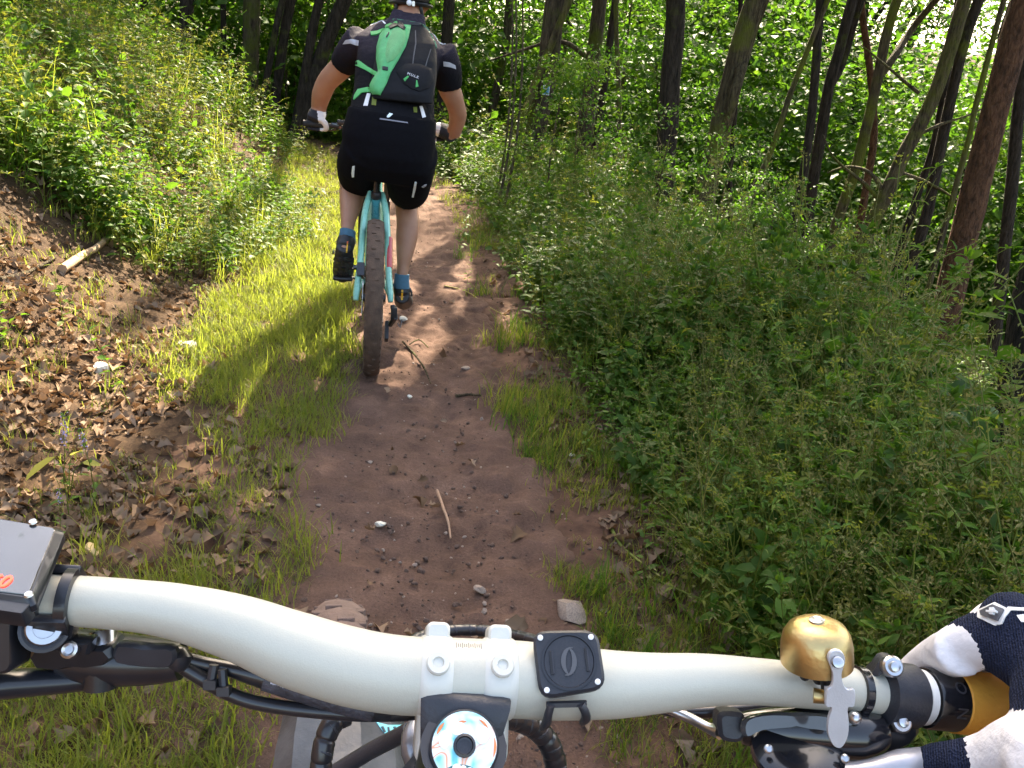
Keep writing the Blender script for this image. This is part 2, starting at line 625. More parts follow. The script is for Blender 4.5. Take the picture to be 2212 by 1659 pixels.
ty = np.unique(np.concatenate([np.linspace(-7, 0.3, 20), np.linspace(0.3, 7, 330), np.linspace(7, 24, 120)]))
tu = np.linspace(-1, 1, 61)
TU, TYY = np.meshgrid(tu, ty)
hw = trail_half(TYY) + 0.05 + np.where(TU < 0, .42 * np.clip((3.9 - TYY) / 1.6, 0, 1) * (.8 + .7 * vnoise(TYY * 0 + 2, TYY, 2.6, 8)), 0)
TXX = xc(TYY) + TU * hw
rut = -0.018 * np.exp(-((TU - 0.05) / 0.35) ** 2)
TZ = height(TXX, TYY) + fine(TXX, TYY) * 1.6 + 0.004 + rut - 0.07 * np.clip((np.abs(TU) - 0.86) / 0.14, 0, 1) ** 1.5
trail = grid_mesh('dirt_trail', TXX, TYY, TZ, M_trail, 'structure')

# ------------------------------------------------------------------ plants as numpy batches
def unit(a):
    return a / np.maximum(np.linalg.norm(a, axis=-1, keepdims=True), 1e-9)

T_DIA = (np.array([(0, 0, 0), (.45, .5, .05), (1, 0, -.1), (.45, -.5, .05)]), np.array([(0, 1, 2), (0, 2, 3)]))
T_LAN = (np.array([(0, 0, 0), (.3, .5, .06), (.3, 0, 0), (.3, -.5, .06), (.68, .34, .0), (.68, 0, -.06), (.68, -.34, .0), (1, 0, -.22)]),
         np.array([(0, 2, 1), (0, 3, 2), (1, 2, 5), (1, 5, 4), (2, 3, 6), (2, 6, 5), (4, 5, 7), (5, 6, 7)]))
T_RND = (np.array([(0, 0, 0), (.18, .42, .05), (.55, .52, .04), (.88, .28, -.03), (1, 0, -.1), (.88, -.28, -.03), (.55, -.52, .04), (.18, -.42, .05), (.5, 0, -.03)]),
         np.array([(0, 8, 1), (1, 8, 2), (2, 8, 3), (3, 8, 4), (4, 8, 5), (5, 8, 6), (6, 8, 7), (7, 8, 0)]))
T_OAK = (np.array([(0, 0, 0), (.25, .22, .04), (.4, .5, .06), (.55, .28, .02), (.72, .46, .0), (1, 0, -.14), (.72, -.46, .0), (.55, -.28, .02), (.4, -.5, .06), (.25, -.22, .04), (.5, 0, -.02)]),
         np.array([(i, (i + 1) % 10, 10) for i in range(10)]))
T_BLD = (np.array([(0, .5, 0), (0, -.5, 0), (.4, .42, .05), (.4, -.42, .05), (.75, .25, -.03), (.75, -.25, -.03), (1, 0, -.2)]),
         np.array([(0, 1, 3), (0, 3, 2), (2, 3, 5), (2, 5, 4), (4, 5, 6)]))

class LB:
    def __init__(self):
        self.V, self.F, self.I, self.n = [], [], [], 0

    def leaves(self, T, O, A, Nn, L, W, mi=0):
        t, f = T
        O = np.asarray(O, float); k = len(O)
        if not k: return self
        A = unit(np.asarray(A, float)); Nn = np.asarray(Nn, float)
        Sd = unit(np.cross(Nn, A)); Nn = np.cross(A, Sd)
        L = np.broadcast_to(L, (k,))[:, None, None]; W = np.broadcast_to(W, (k,))[:, None, None]
        V = O[:, None] + t[None, :, 0:1] * L * A[:, None] + t[None, :, 1:2] * W * Sd[:, None] + t[None, :, 2:3] * L * Nn[:, None]
        F = f[None] + (np.arange(k) * len(t))[:, None, None] + self.n
        self.V.append(V.reshape(-1, 3)); self.F.append(F.reshape(-1, 3)); self.I.append(np.full(F.shape[0] * F.shape[1], mi))
        self.n += k * len(t)
        return self

    def stem(self, pts, r0, r1, mi=0, n=3):
        pts = np.asarray(pts, float)
        k = len(pts)
        t = unit(np.gradient(pts, axis=0))
        x = unit(np.cross(t, np.array([.31, .77, .12])))
        y = np.cross(t, x)
        rr = np.linspace(r0, r1, k)[:, None, None]
        a = np.arange(n) * 2 * np.pi / n
        V = pts[:, None] + rr * (np.cos(a)[None, :, None] * x[:, None] + np.sin(a)[None, :, None] * y[:, None])
        i = (np.arange(k - 1)[:, None] * n + np.arange(n)[None])
        j = (np.arange(k - 1)[:, None] * n + (np.arange(n)[None] + 1) % n)
        F = np.concatenate([np.stack([i, j, j + n], -1).reshape(-1, 3), np.stack([i, j + n, i + n], -1).reshape(-1, 3)]) + self.n
        self.V.append(V.reshape(-1, 3)); self.F.append(F); self.I.append(np.full(len(F), mi)); self.n += k * n
        return self

    def mesh(self, name, mats):
        me = bpy.data.meshes.new(name)
        np_mesh(me, np.concatenate(self.V), [np.concatenate(self.F)], np.concatenate(self.I))
        for m in mats: me.materials.append(m)
        me.polygons.foreach_set('use_smooth', np.ones(len(me.polygons), bool))
        return me

G = lambda a, b, c: (a, b, c)
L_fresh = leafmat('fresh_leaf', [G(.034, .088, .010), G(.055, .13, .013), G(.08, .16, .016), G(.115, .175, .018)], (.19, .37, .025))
L_dark = leafmat('dark_green_leaf', [G(.024, .062, .009), G(.036, .09, .011), G(.05, .115, .013), G(.07, .135, .016)], (.14, .31, .02))  # darker green leaf kind
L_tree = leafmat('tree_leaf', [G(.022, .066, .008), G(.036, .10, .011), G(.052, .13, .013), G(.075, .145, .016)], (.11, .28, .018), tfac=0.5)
L_yel = leafmat('yellow_green_leaf', [G(.07, .105, .018), G(.10, .14, .022), G(.14, .165, .026), G(.17, .16, .03)], (.42, .44, .04))  # yellower green leaf kind
L_grass = leafmat('grass_blade', [G(.07, .11, .016), G(.12, .155, .022), G(.18, .19, .03), G(.25, .22, .06)], (.46, .55, .06), tfac=0.45, rough=.5)
L_straw = leafmat('dry_stalk', [G(.11, .125, .03), G(.17, .17, .05), G(.22, .20, .07)], (.3, .28, .1), tfac=0.25, rough=.6)
L_stem = leafmat('green_stalk', [G(.09, .13, .018), G(.17, .20, .03)], (.2, .25, .03), tfac=0.15, rough=.5)
L_lit = leafmat('dead_leaf', [G(.055, .032, .018), G(.11, .068, .040), G(.17, .108, .066), G(.27, .19, .13), G(.15, .055, .016)], (.24, .11, .04), tfac=0.15, rough=.8, spec=.05)
L_purple = plain('purple_petal', (.35, .28, .5), 0.6)

def rvec(k, s=1.0):
    return rng.normal(0, s, (k, 3))

def weed(h, mats, leafL=.07, pairs=9, wr=.45, bend=.08, top=False, T=T_LAN, flower=False):
    b = LB()
    tt = np.linspace(0, 1, 8)
    ang = rng.uniform(0, 6.28); bd = np.array([np.cos(ang), np.sin(ang), 0]) * bend
    pts = np.stack([bd[0] * tt ** 2, bd[1] * tt ** 2, h * tt], -1) + rvec(8, .004) * tt[:, None]
    b.stem(pts, .0030, .0012, 1)
    O, A, Ls = [], [], []
    for i in range(pairs):
        t = .22 + .76 * (i / (pairs - 1)) ** .9
        p = np.array([np.interp(t, tt, pts[:, j]) for j in range(3)])
        a0 = i * 1.57 + rng.uniform(-.3, .3)
        for s in (0, np.pi):
            if rng.random() < .1: continue
            el = rng.uniform(-.25, .35) + .3 * t
            O.append(p); A.append((np.cos(a0 + s) * np.cos(el), np.sin(a0 + s) * np.cos(el), np.sin(el)))
            Ls.append(leafL * (1.15 - .65 * t) * rng.uniform(.75, 1.25))
    O = np.array(O); A = np.array(A); Ls = np.array(Ls)
    b.leaves(T, O + A * .008, A, np.array([[0, 0, 1.]]) + rvec(len(O), .18), Ls, Ls * wr, 0)
    p = pts[-1]
    k = 10
    A = unit(np.array([[0, 0, .9]]) + rvec(k, .55))
    b.leaves(T, np.repeat(p[None], k, 0) + rvec(k, .006), A, rvec(k), leafL * .32, leafL * .14, 0)
    if flower:
        k = 40
        zt = rng.uniform(.72, 1.06, k)
        O = np.stack([np.interp(zt, tt, pts[:, j]) for j in range(3)], -1) + rvec(k, .007)
        O[:, 2] += np.clip(zt - 1, 0, 1) * h
        b.leaves(T_DIA, O, rvec(k), rvec(k), .009, .007, 2)
    return b.mesh('weed', mats)

def rosette(mats, n=9, Ln=.09, hgt=.1, T=T_RND):
    b = LB()
    for i in range(n):
        a = i * 2.4 + rng.uniform(-.3, .3)
        d = np.array([np.cos(a), np.sin(a), 0])
        r = rng.uniform(.03, .13); z = hgt * rng.uniform(.4, 1.3)
        tip = d * r + np.array([0, 0, z])
        b.stem(np.array([d * .01, d * r * .4 + [0, 0, z * .7], tip]), .0018, .0012, 1)
        A = d * np.cos(.3) + np.array([0, 0, rng.uniform(-.4, .2)])
        L_ = Ln * rng.uniform(.6, 1.2)
        b.leaves(T, [tip], [A], np.array([[0, 0, 1.]]) + rvec(1, .25), L_, L_ * .75, 0)
    return b.mesh('rosette', mats)

def bushlet(mats, h=.42, stems=7, lf=70, Ln=.032, wr=.55, T=T_LAN):
    b = LB()
    for s in range(stems):
        a = rng.uniform(0, 6.28); sp = rng.uniform(.05, .2)
        tt = np.linspace(0, 1, 6)
        hh = h * rng.uniform(.6, 1.15)
        pts = np.stack([np.cos(a) * sp * tt ** 1.5, np.sin(a) * sp * tt ** 1.5, hh * (tt - .18 * tt ** 3)], -1) + rvec(6, .012) * tt[:, None]
        b.stem(pts, .002, .0009, 1)
        k = lf // stems
        tq = rng.uniform(.25, 1, k)
        O = np.stack([np.interp(tq, tt, pts[:, j]) for j in range(3)], -1)
        A = unit(rvec(k) * [1, 1, .45])
        O = O + A * rng.uniform(.005, .05, (k, 1))
        L_ = Ln * rng.uniform(.6, 1.35, k)
        b.leaves(T, O, A + [0, 0, .15], np.array([[0, 0, 1.]]) + rvec(k, .35), L_, L_ * wr, 0)
    return b.mesh('bushlet', mats)

def tuft(mats, n=24, Lmin=.05, Lmax=.13, w=.0035, spread=.035, droop=.5):
    b = LB()
    for i in range(n):
        a = rng.uniform(0, 6.28)
        o = np.array([rng.normal(0, spread), rng.normal(0, spread), -.005])
        d = np.array([np.cos(a), np.sin(a), 0]) * rng.uniform(.1, .75) + np.array([0, 0, 1.])
        L_ = rng.uniform(Lmin, Lmax)
        b.leaves(T_BLD, [o], [d], [np.array([np.cos(a), np.sin(a), -.2]) * -1.0 + rvec(1, .1)[0]], L_ * 1.0, w * rng.uniform(.7, 1.4), 0)
    return b.mesh('tuft', mats)

def seedgrass(mats, h=.75, n=5, blades=6):
    b = LB()
    for s in range(n):
        a = rng.uniform(0, 6.28); lean = rng.uniform(.05, .32)
        tt = np.linspace(0, 1, 7)
        hh = h * rng.uniform(.65, 1.15)
        o = rvec(1, .02)[0] * [1, 1, 0]
        pts = o + np.stack([np.cos(a) * lean * tt ** 2, np.sin(a) * lean * tt ** 2, hh * tt], -1)
        b.stem(pts, .0022, .0011, 1)
        k = 15
        tq = rng.uniform(.74, 1.03, k)
        O = np.stack([np.interp(tq, tt, pts[:, j]) for j in range(3)], -1)
        A = unit(rvec(k) * [1, 1, .6] + [0, 0, .5])
        b.leaves(T_DIA, O + A * rng.uniform(.002, .028, (k, 1)), A, rvec(k), .014, .005, 2)
        for i in range(blades):
            t = rng.uniform(.08, .6)
            p = np.array([np.interp(t, tt, pts[:, j]) for j in range(3)])
            aa = rng.uniform(0, 6.28)
            d = np.array([np.cos(aa), np.sin(aa), rng.uniform(.3, 1.3)])
            b.leaves(T_BLD, [p], [d], [[-np.cos(aa), -np.sin(aa), .3]], rng.uniform(.12, .26), .005, 0)
    return b.mesh('seedgrass', mats)

def stalk(mats, h=.8, n=3):
    b = LB()
    for s in range(n):
        a = rng.uniform(0, 6.28); lean = rng.uniform(.08, .45)
        tt = np.linspace(0, 1, 8)
        hh = h * rng.uniform(.6, 1.15)
        o = rvec(1, .03)[0] * [1, 1, 0]
        pts = o + np.stack([np.cos(a) * lean * tt ** 1.6, np.sin(a) * lean * tt ** 1.6, hh * (tt - .12 * tt ** 3)], -1) + rvec(8, .006) * tt[:, None]
        b.stem(pts, .0030, .0013, 1, 4)
        for t in np.linspace(.3, .92, 6):
            p = np.array([np.interp(t, tt, pts[:, j]) for j in range(3)])
            k = int(rng.integers(2, 5))
            A = unit(rvec(k) * [1, 1, .3] + [0, 0, .25])
            b.leaves(T_LAN, np.repeat(p[None], k, 0), A, np.array([[0, 0, 1.]]) + rvec(k, .3), rng.uniform(.02, .05, k), .011, 0)
        k = 12
        O = pts[-1] + rvec(k, .010)
        b.leaves(T_DIA, O, rvec(k), rvec(k), .015, .006, 2)
        O = np.array([np.interp(.86, tt, pts[:, j]) for j in range(3)]) + rvec(12, .009)
        b.leaves(T_DIA, O, rvec(12), rvec(12), .014, .006, 2)
    return b.mesh('stalk', mats)

def deadleaf():
    b = LB()
    T = T_OAK if rng.random() < .62 else T_LAN
    t = T[0].copy()
    t[:, 2] += .7 * t[:, 1] ** 2 * rng.uniform(.3, 2.6) + rng.uniform(-.35, .35) * (t[:, 0] - .5) ** 2 * 2 + rng.normal(0, .05, len(t))
    t[:, :2] += rng.normal(0, .035, (len(t), 2))
    L_ = rng.uniform(.032, .064)
    b.leaves((t, T[1]), [(-L_ / 2, 0, .006)], [(1, 0, 0)], [(0, 0, 1)], L_, L_ * rng.uniform(.5, .75), 0)
    return b.mesh('deadleaf', [L_lit])

def clump(mats, n, rx, rz, Ln, T=T_DIA, groups=7, wr=.6):
    """a spray of foliage: leaves set round several flat twigs"""
    b = LB()
    C = rvec(groups) * [rx * .5, rx * .5, rz * .5]
    for c in C:
        k = n // groups
        off = rvec(k) * [rx * .33, rx * .33, rz * .16]
        A = unit(off * [1, 1, .4] + rvec(k, .12 * rx)) + [0, 0, -.25]
        L_ = Ln * rng.uniform(.6, 1.3, k)
        b.leaves(T, c + off, A, np.array([[0, 0, 1.]]) + rvec(k, .45), L_, L_ * wr, 0)
    return b.mesh('clump', mats)

def scatter(name, protos, pos, rot, scl, idx, label, cat):
    col = bpy.data.collections.new(name + '_kinds')
    for i, me in enumerate(protos):
        col.objects.link(bpy.data.objects.new('%s_kind_%02d' % (name, i), me))
    me = bpy.data.meshes.new(name)
    pos = np.asarray(pos, np.float32)
    me.vertices.add(len(pos)); me.vertices.foreach_set('co', pos.ravel())
    for an, ty, arr in (('rot', 'FLOAT_VECTOR', rot), ('scl', 'FLOAT', scl), ('idx', 'INT', idx)):
        at = me.attributes.new(an, ty, 'POINT')
        at.data.foreach_set('vector' if ty == 'FLOAT_VECTOR' else 'value', np.asarray(arr, np.int32 if ty == 'INT' else np.float32).ravel())
    o = link(name, me)
    ng = bpy.data.node_groups.new(name, 'GeometryNodeTree')
    ng.interface.new_socket('Geometry', in_out='INPUT', socket_type='NodeSocketGeometry')
    ng.interface.new_socket('Geometry', in_out='OUTPUT', socket_type='NodeSocketGeometry')
    nd = ng.nodes.new; lk = ng.links.new
    gi, go = nd('NodeGroupInput'), nd('NodeGroupOutput')
    ci = nd('GeometryNodeCollectionInfo')
    ci.inputs['Collection'].default_value = col
    ci.inputs['Separate Children'].default_value = True
    ci.inputs['Reset Children'].default_value = True
    ip = nd('GeometryNodeInstanceOnPoints')
    ip.inputs['Pick Instance'].default_value = True
    def attr(nm, ty):
        a = nd('GeometryNodeInputNamedAttribute'); a.data_type = ty; a.inputs['Name'].default_value = nm
        return a.outputs['Attribute']
    e2r = nd('FunctionNodeEulerToRotation')
    lk(attr('rot', 'FLOAT_VECTOR'), e2r.inputs[0])
    lk(gi.outputs[0], ip.inputs['Points']); lk(ci.outputs[0], ip.inputs['Instance'])
    lk(attr('idx', 'INT'), ip.inputs['Instance Index']); lk(e2r.outputs[0], ip.inputs['Rotation']); lk(attr('scl', 'FLOAT'), ip.inputs['Scale'])
    lk(ip.outputs[0], go.inputs[0])
    md = o.modifiers.new('scatter', 'NODES'); md.node_group = ng
    return tag(o, label, cat, kind='stuff')

def rots(k, tilt=.12):
    return np.stack([rng.normal(0, tilt, k), rng.normal(0, tilt, k), rng.uniform(0, 6.283, k)], -1)
def ground_at(px, py):
    d = ray(px, py)
    lo = None
    s = 0.4
    while s < 60:
        p = CAM + d * s
        if p.z < float(HZ(p.x, p.y)):
            a, b = s - 0.05, s
            for _ in range(18):
                m = (a + b) / 2
                q = CAM + d * m
                if q.z < float(HZ(q.x, q.y)): b = m
                else: a = m
            q = CAM + d * b
            return Vector((q.x, q.y, float(HZ(q.x, q.y))))
        s += 0.05
    return CAM + d * 30

# ------------------------------------------------------------------ trees
B_oak = barkmat('oak_bark', S(38, 32, 26), S(92, 82, 66), 0.25)
B_moss = barkmat('mossy_bark', S(40, 34, 26), S(98, 88, 66), 0.42, (0.10, 0.115, 0.015))
B_dark = barkmat('dark_bark', S(28, 24, 21), S(64, 56, 48), 0.12)
B_pine = barkmat('pine_bark', S(50, 35, 25), S(104, 74, 54), 0.02, (0.2, 0.17, 0.15), scale=5, stretch=0.4)
B_twig = barkmat('twig_bark', S(50, 42, 32), S(100, 88, 68), 0.3)

def crown_mesh(seed, rad=2.7, hgt=4.2, clumps=44, leaves=160, Ln=.15, T=T_DIA, sq=.6, mats=None, limbs=True, cs=(.6, .22), lr=.03):
    b = LB()
    for c in range(clumps):
        a = rng.uniform(0, 6.283)
        q = rng.uniform(0.15, 1) ** .6
        z = rng.uniform(-.5, .5)
        rr = rad * q * math.sqrt(max(.12, 1 - (1.7 * z) ** 2))
        cpos = np.array([rr * np.cos(a), rr * np.sin(a), z * hgt])
        if limbs:
            tt = np.linspace(0, 1, 5)
            s = np.array([0, 0, max(-hgt * .55, cpos[2] - rr * .75)])
            mid = s * (1 - tt[:, None]) + cpos * tt[:, None] + rvec(5, .07) * (tt * (1 - tt))[:, None] * 4
            b.stem(mid, lr, lr * .2, 1)
        k = int(leaves * rng.uniform(.5, 1.4))
        off = rvec(k) * [cs[0] * rad / 2.7, cs[0] * rad / 2.7, cs[1] * rad / 2.7]
        A = unit(off * [1, 1, .3] + rvec(k, .25)) + [0, 0, -.3]
        L_ = Ln * rng.uniform(.65, 1.3, k)
        b.leaves(T, cpos + off, A, np.array([[0, 0, 1.]]) + rvec(k, .5), L_, L_ * sq, 0)
    return b.mesh('crown', mats or [L_tree, B_twig])

CROWNS = [crown_mesh(i, mats=[L_tree if i != 2 else L_fresh, B_twig]) for i in range(4)]

def tree(label, pts, wpx, diam, bark, top=11.0, crown=None, name='tree', group=None, forks=(), branches=(), shift=(0, 0), n=14, csc=1.0, rough=.1, cz=None, shade_crowns=None, taper=.55, cat='tree', gdepth=None):
    """trunk measured off the photo: base and way points, its width there and its real girth give the distance"""
    d = gdepth or FPX * diam / wpx
    b0 = PD(*pts[0], d)
    Y = b0.y
    P = [b0] + [PY(px, py, Y) for px, py in pts[1:]]
    dirn = (P[1] - P[0]).normalized()
    g = float(HZ(b0.x, b0.y))
    foot = Vector(P[0])
    k = 0
    while foot.z > float(HZ(foot.x, foot.y)) - 0.15 and k < 80:
        foot = foot - dirn * 0.1; k += 1
    root = thing(name, (foot.x, foot.y, float(HZ(foot.x, foot.y))), label, cat, group)
    ext = (P[-1] - P[-2]).normalized()
    Q = [foot] + ([foot + (P[0] - foot) * .5] if k > 4 else []) + P
    up = Vector(P[-1])
    e = ext.copy()
    while up.z < top - 1:
        e = (e + Vector((rng.normal(0, .05), rng.normal(0, .05), .06))).normalized()
        up = up + e * 1.4
        Q.append(up.copy())
    L_ = [0]
    for i in range(1, len(Q)): L_.append(L_[-1] + (Q[i] - Q[i - 1]).length)
    rad = [max(diam / 2 * (1 - (1 - taper) * min(1, l / 11.0)) * (1 + .38 * math.exp(-l / .22)), .012) for l in L_]
    mb = MB().tube(Q, rad, n, rough=rough, sub=4)
    tr = mb.build('trunk', bark, root, sharp=80)
    for fk in forks:
        base_i, way, w0 = fk
        F = [P[base_i]] + [PY(px, py, Y + rng.normal(0, .12)) for px, py in way]
        e = (F[-1] - F[-2]).normalized(); up = F[-1]
        while up.z < top - 2:
            e = (e + Vector((rng.normal(0, .05), rng.normal(0, .05), .05))).normalized()
            up = up + e * 1.4; F.append(up.copy())
        MB().tube(F, [w0 * max(.3, 1 - .08 * i) for i in range(len(F))], 10, rough=.08, sub=3).build('limb', bark, root, sharp=80)
    for way, w0 in branches:
        F = [PY(px, py, Y + (i * .06)) for i, (px, py) in enumerate(way)]
        F = [p + Vector((rng.normal(0, .012), rng.normal(0, .03), rng.normal(0, .012))) for p in F]
        MB().tube(F, [w0 * (1 - .75 * i / (len(F) - 1)) for i in range(len(F))], 6, rough=.1, sub=4).build('branch', bark, root, sharp=80)
    for j, (cx_, cy_, cz_, sc_) in enumerate(shade_crowns or ([] if crown is None else [(up.x + shift[0], up.y + shift[1], top - 1.5, csc)])):  # listed crowns sit above the view, placed for the shade they cast
        o = bpy.data.objects.new('crown', CROWNS[((crown or 0) + j) % 4])
        COL.objects.link(o); o.parent = root; ORG[o.name] = ORG[root.name]
        c = Vector((cx_, cy_, cz_))
        o.location = c - ORG[root.name]
        o.rotation_euler = (0, 0, rng.uniform(0, 6.28)); o.scale = (sc_,) * 3
        if shade_crowns:
            tq = min(range(len(Q)), key=lambda i: abs(Q[i].z - (cz_ - 3.4)) )
            MB().tube([Q[tq], (Q[tq] + c) / 2 - Vector((0, 0, .25)), c - Vector((0, 0, 1.6 * sc_)), c], [.07, .06, .05, .02], 8, rough=.1, sub=3).build('limb', bark, root, sharp=80)  # limb added to carry a crown placed for its shade
    return root

# left of the rider, on the bank
tree('straight grey oak trunk standing on the bank, thickest of the trees left of the rider', [(541, 135), (544, 40), (546, -60)], 38, .31, B_oak, 12, 0, shade_crowns=[(-5.2, 12.6, 9.0, 1.0)])
tree('dim trunk half hidden by brush on top of the bank, furthest left', [(396, 95), (402, 40), (408, -40)], 30, .24, B_dark, 12, 1, shade_crowns=[(-7.4, 10.5, 9.0, 1.0)])
tree('thin dark trunk just left of the straight grey oak on the bank', [(482, 70), (483, 20), (485, -40)], 13, .11, B_dark, 10, None)
tree('slim dark trunk leaning right, next right of the straight grey oak', [(588, 105), (598, 50), (610, 0), (622, -60)], 15, .12, B_dark, 11, None)
tree('slightly leaning dark trunk in the middle of the clump left of the rider', [(604, 150), (615, 70), (628, 0), (640, -60)], 22, .18, B_dark, 11, 3, shade_crowns=[(-6.8, 15.0, 9.5, 1.0)])
tree('dark leaning trunk behind the strongly leaning one left of the rider', [(664, 130), (676, 60), (690, 0), (704, -60)], 21, .17, B_dark, 11, None)
tree('strongly leaning dark trunk nearest to the rider on his left', [(672, 190), (694, 120), (722, 50), (752, -20)], 34, .28, B_dark, 12, 1, shade_crowns=[(-4.3, 10.4, 8.6, .7), (-5.0, 16.5, 9.5, 1.0)])  # smaller crown added out of view to shade the leaf litter
# right of the trail
sign_tree = tree('oak trunk with a small blue trail sign nailed to it', [(1146, 350), (1163, 260), (1182, 160), (1200, 0), (1208, -80)], 47, .32, B_oak, 11, 0, shade_crowns=[(2.6, 9.5, 8.0, .62), (1.3, 7.6, 7.6, .66), (2.7, 11.6, 8.4, .6), (1.5, 9.7, 7.5, .52), (-.1, 7.7, 7.3, .46), (2.0, 12.3, 7.8, .5), (1.4, 10.9, 8.6, .5), (.5, 7.6, 6.6, .5), (1.9, 10.3, 6.9, .5), (2.3, 13.6, 9.4, .5)])  # extra unseen crowns added above the trail as sun blockers
tree('short leaning mossy trunk just left of the tree with the blue sign', [(1104, 320), (1118, 275), (1136, 235), (1160, 170)], 18, .12, B_moss, 6, None)
tree('dark trunk with a thick side branch, next right of the tree with the blue sign', [(1258, 347), (1272, 230), (1284, 110), (1296, 0), (1304, -60)], 35, .25, B_oak, 11, 1, shade_crowns=[(5.6, 13.5, 9.0, 1.0), (1.7, 18.4, 9.5, .6)],  # second crown added to shade the path beyond the rider
     branches=[([(1281, 130), (1255, 112), (1222, 96), (1180, 92), (1120, 110), (1060, 128)], .05)])
tree('thinner dark trunk partly hidden behind the branched one', [(1288, 300), (1300, 220), (1312, 140), (1324, 40)], 17, .13, B_dark, 10, None)
tree('straight thin mossy pole between the two thick dark trunks right of the sign', [(1334, 410), (1338, 250), (1333, 120), (1330, 0)], 11, .075, B_moss, 8, None, n=10)
tree('thick dark upright trunk right of the thin mossy pole', [(1434, 470), (1440, 330), (1448, 180), (1457, 60), (1462, -40)], 44, .28, B_dark, 12, 2, shade_crowns=[(4.6, 14.2, 10.0, .9), (4.4, 12.0, 8.0, .8), (2.9, 13.2, 8.8, .6)])  # further unseen crowns added to keep sun off trail and slope
tree('thick mossy double trunk leaning right, edges lit yellow green', [(1508, 495), (1532, 380), (1562, 250), (1594, 120), (1632, 0), (1650, -60)], 47, .3, B_moss, 12, 3, shade_crowns=[(5.9, 10.4, 8.6, 1.0)],
     forks=[(1, [(1560, 300), (1590, 190), (1622, 80), (1660, -20)], .085)])
tree('thin dark dead pole right of the mossy double trunk', [(1578, 490), (1577, 420), (1579, 350)], 11, .08, B_dark, 3.2, None)
tree('crooked thin stem with yellow moss leaning to the right', [(1600, 530), (1625, 420), (1664, 330), (1683, 277), (1700, 225), (1712, 190)], 13, .085, B_moss, 3.4, None, n=10)
tree('slim straight trunk, first of the leaning group on the right', [(1716, 480), (1735, 380), (1752, 260), (1764, 120), (1772, 0)], 20, .13, B_dark, 11, None)
tree('dark trunk forking in two above, second of the leaning group', [(1732, 560), (1755, 400), (1775, 280), (1790, 190), (1812, 110), (1845, -10)], 25, .17, B_dark, 11, 0,
     forks=[(3, [(1818, 140), (1842, 60), (1864, -10)], .06)])
tree('tall dark trunk that splits into a thin left and right stem', [(1792, 530), (1822, 440), (1850, 360), (1878, 250), (1896, 170), (1914, 80), (1938, 0)], 24, .16, B_moss, 11, None,
     forks=[(4, [(1930, 125), (1968, 66), (2024, -4)], .055)])
tree('reddish slim pine trunk standing behind the leaning group', [(1855, 500), (1872, 400), (1888, 290), (1880, 160), (1864, 40), (1856, -40)], 17, .12, B_pine, 12, 1)
tree('bent mossy trunk with curved bare branches low down', [(1846, 600), (1880, 490), (1910, 430), (1936, 370), (1962, 316), (1998, 250), (2022, 195), (2044, 130), (2060, 80), (2086, -10)], 32, .2, B_moss, 11, 2,
     branches=[([(1912, 425), (1890, 385), (1862, 366), (1828, 360), (1790, 372)], .035), ([(1905, 440), (1870, 395), (1825, 365), (1795, 330), (1775, 290)], .03),
               ([(1935, 372), (1990, 388), (2040, 410), (2074, 440)], .03), ([(1968, 300), (2030, 272), (2090, 250), (2140, 228)], .03), ([(1985, 200), (1940, 165), (1890, 120), (1860, 100)], .025)])
tree('moss edged dark trunk right of the bent one, leaning right', [(1950, 640), (1976, 550), (2004, 455), (2026, 350), (2044, 260), (2066, 160), (2084, 87), (2114, 0)], 25, .16, B_dark, 11, 3)
tree('thin dark trunk crossing behind the bent mossy one', [(1945, 545), (1982, 420), (2014, 325), (2040, 200), (2054, 100)], 17, .11, B_dark, 10, None)
tree('thin mossy stem just left of the big reddish pine', [(2052, 450), (2075, 365), (2095, 290), (2110, 220)], 13, .075, B_moss, 5, None, n=10)
tree('big reddish pine trunk with flaky patches near the right edge', [(2030, 745), (2060, 600), (2090, 480), (2117, 368), (2160, 200), (2200, 50), (2225, -40)], 58, .29, B_pine, 12, 0, shade_crowns=[(7.6, 9.2, 9.0, 1.0)])
tree('dark trunk behind the reddish pine, cut by the right edge', [(2170, 540), (2186, 400), (2198, 260), (2212, 120)], 28, .18, B_dark, 11, 1)
tree('nearest dark trunk at the right edge beside the deep shade', [(2185, 1000), (2208, 860), (2238, 700), (2280, 500)], 105, .3, B_dark, 10, 2, shade_crowns=[(4.6, 7.0, 8.4, 1.0), (2.8, 6.2, 7.6, .8), (5.0, 9.9, 8.0, .6)], rough=.14)  # several crowns added overhead to shade the near trail and weeds
def ctree(x, y, label, k, top=11, cs=1.0, d=.26, bark=B_dark):
    z = float(HZ(x, y))
    r = thing('tree', (x, y, z), label, 'tree', 'trees further back in the wood')
    pts = [Vector((x, y, z - .3))] + [Vector((x + rng.normal(0, .05 * i) + .12 * i, y + rng.normal(0, .05 * i), z + i * 1.6)) for i in range(1, int(top / 1.6))]
    MB().tube(pts, [d / 2 * (1 - .5 * i / len(pts)) for i in range(len(pts))], 9, rough=.1, sub=2).build('trunk', bark, r, sharp=80)
    if k is not None:
        o = bpy.data.objects.new('crown', CROWNS[k]); COL.objects.link(o); o.parent = r; ORG[o.name] = ORG[r.name]
        o.location = (pts[-1] - Vector((0, 0, .6))) - Vector((x, y, z)); o.rotation_euler = (0, 0, rng.uniform(0, 6.28)); o.scale = (cs,) * 3
    return r
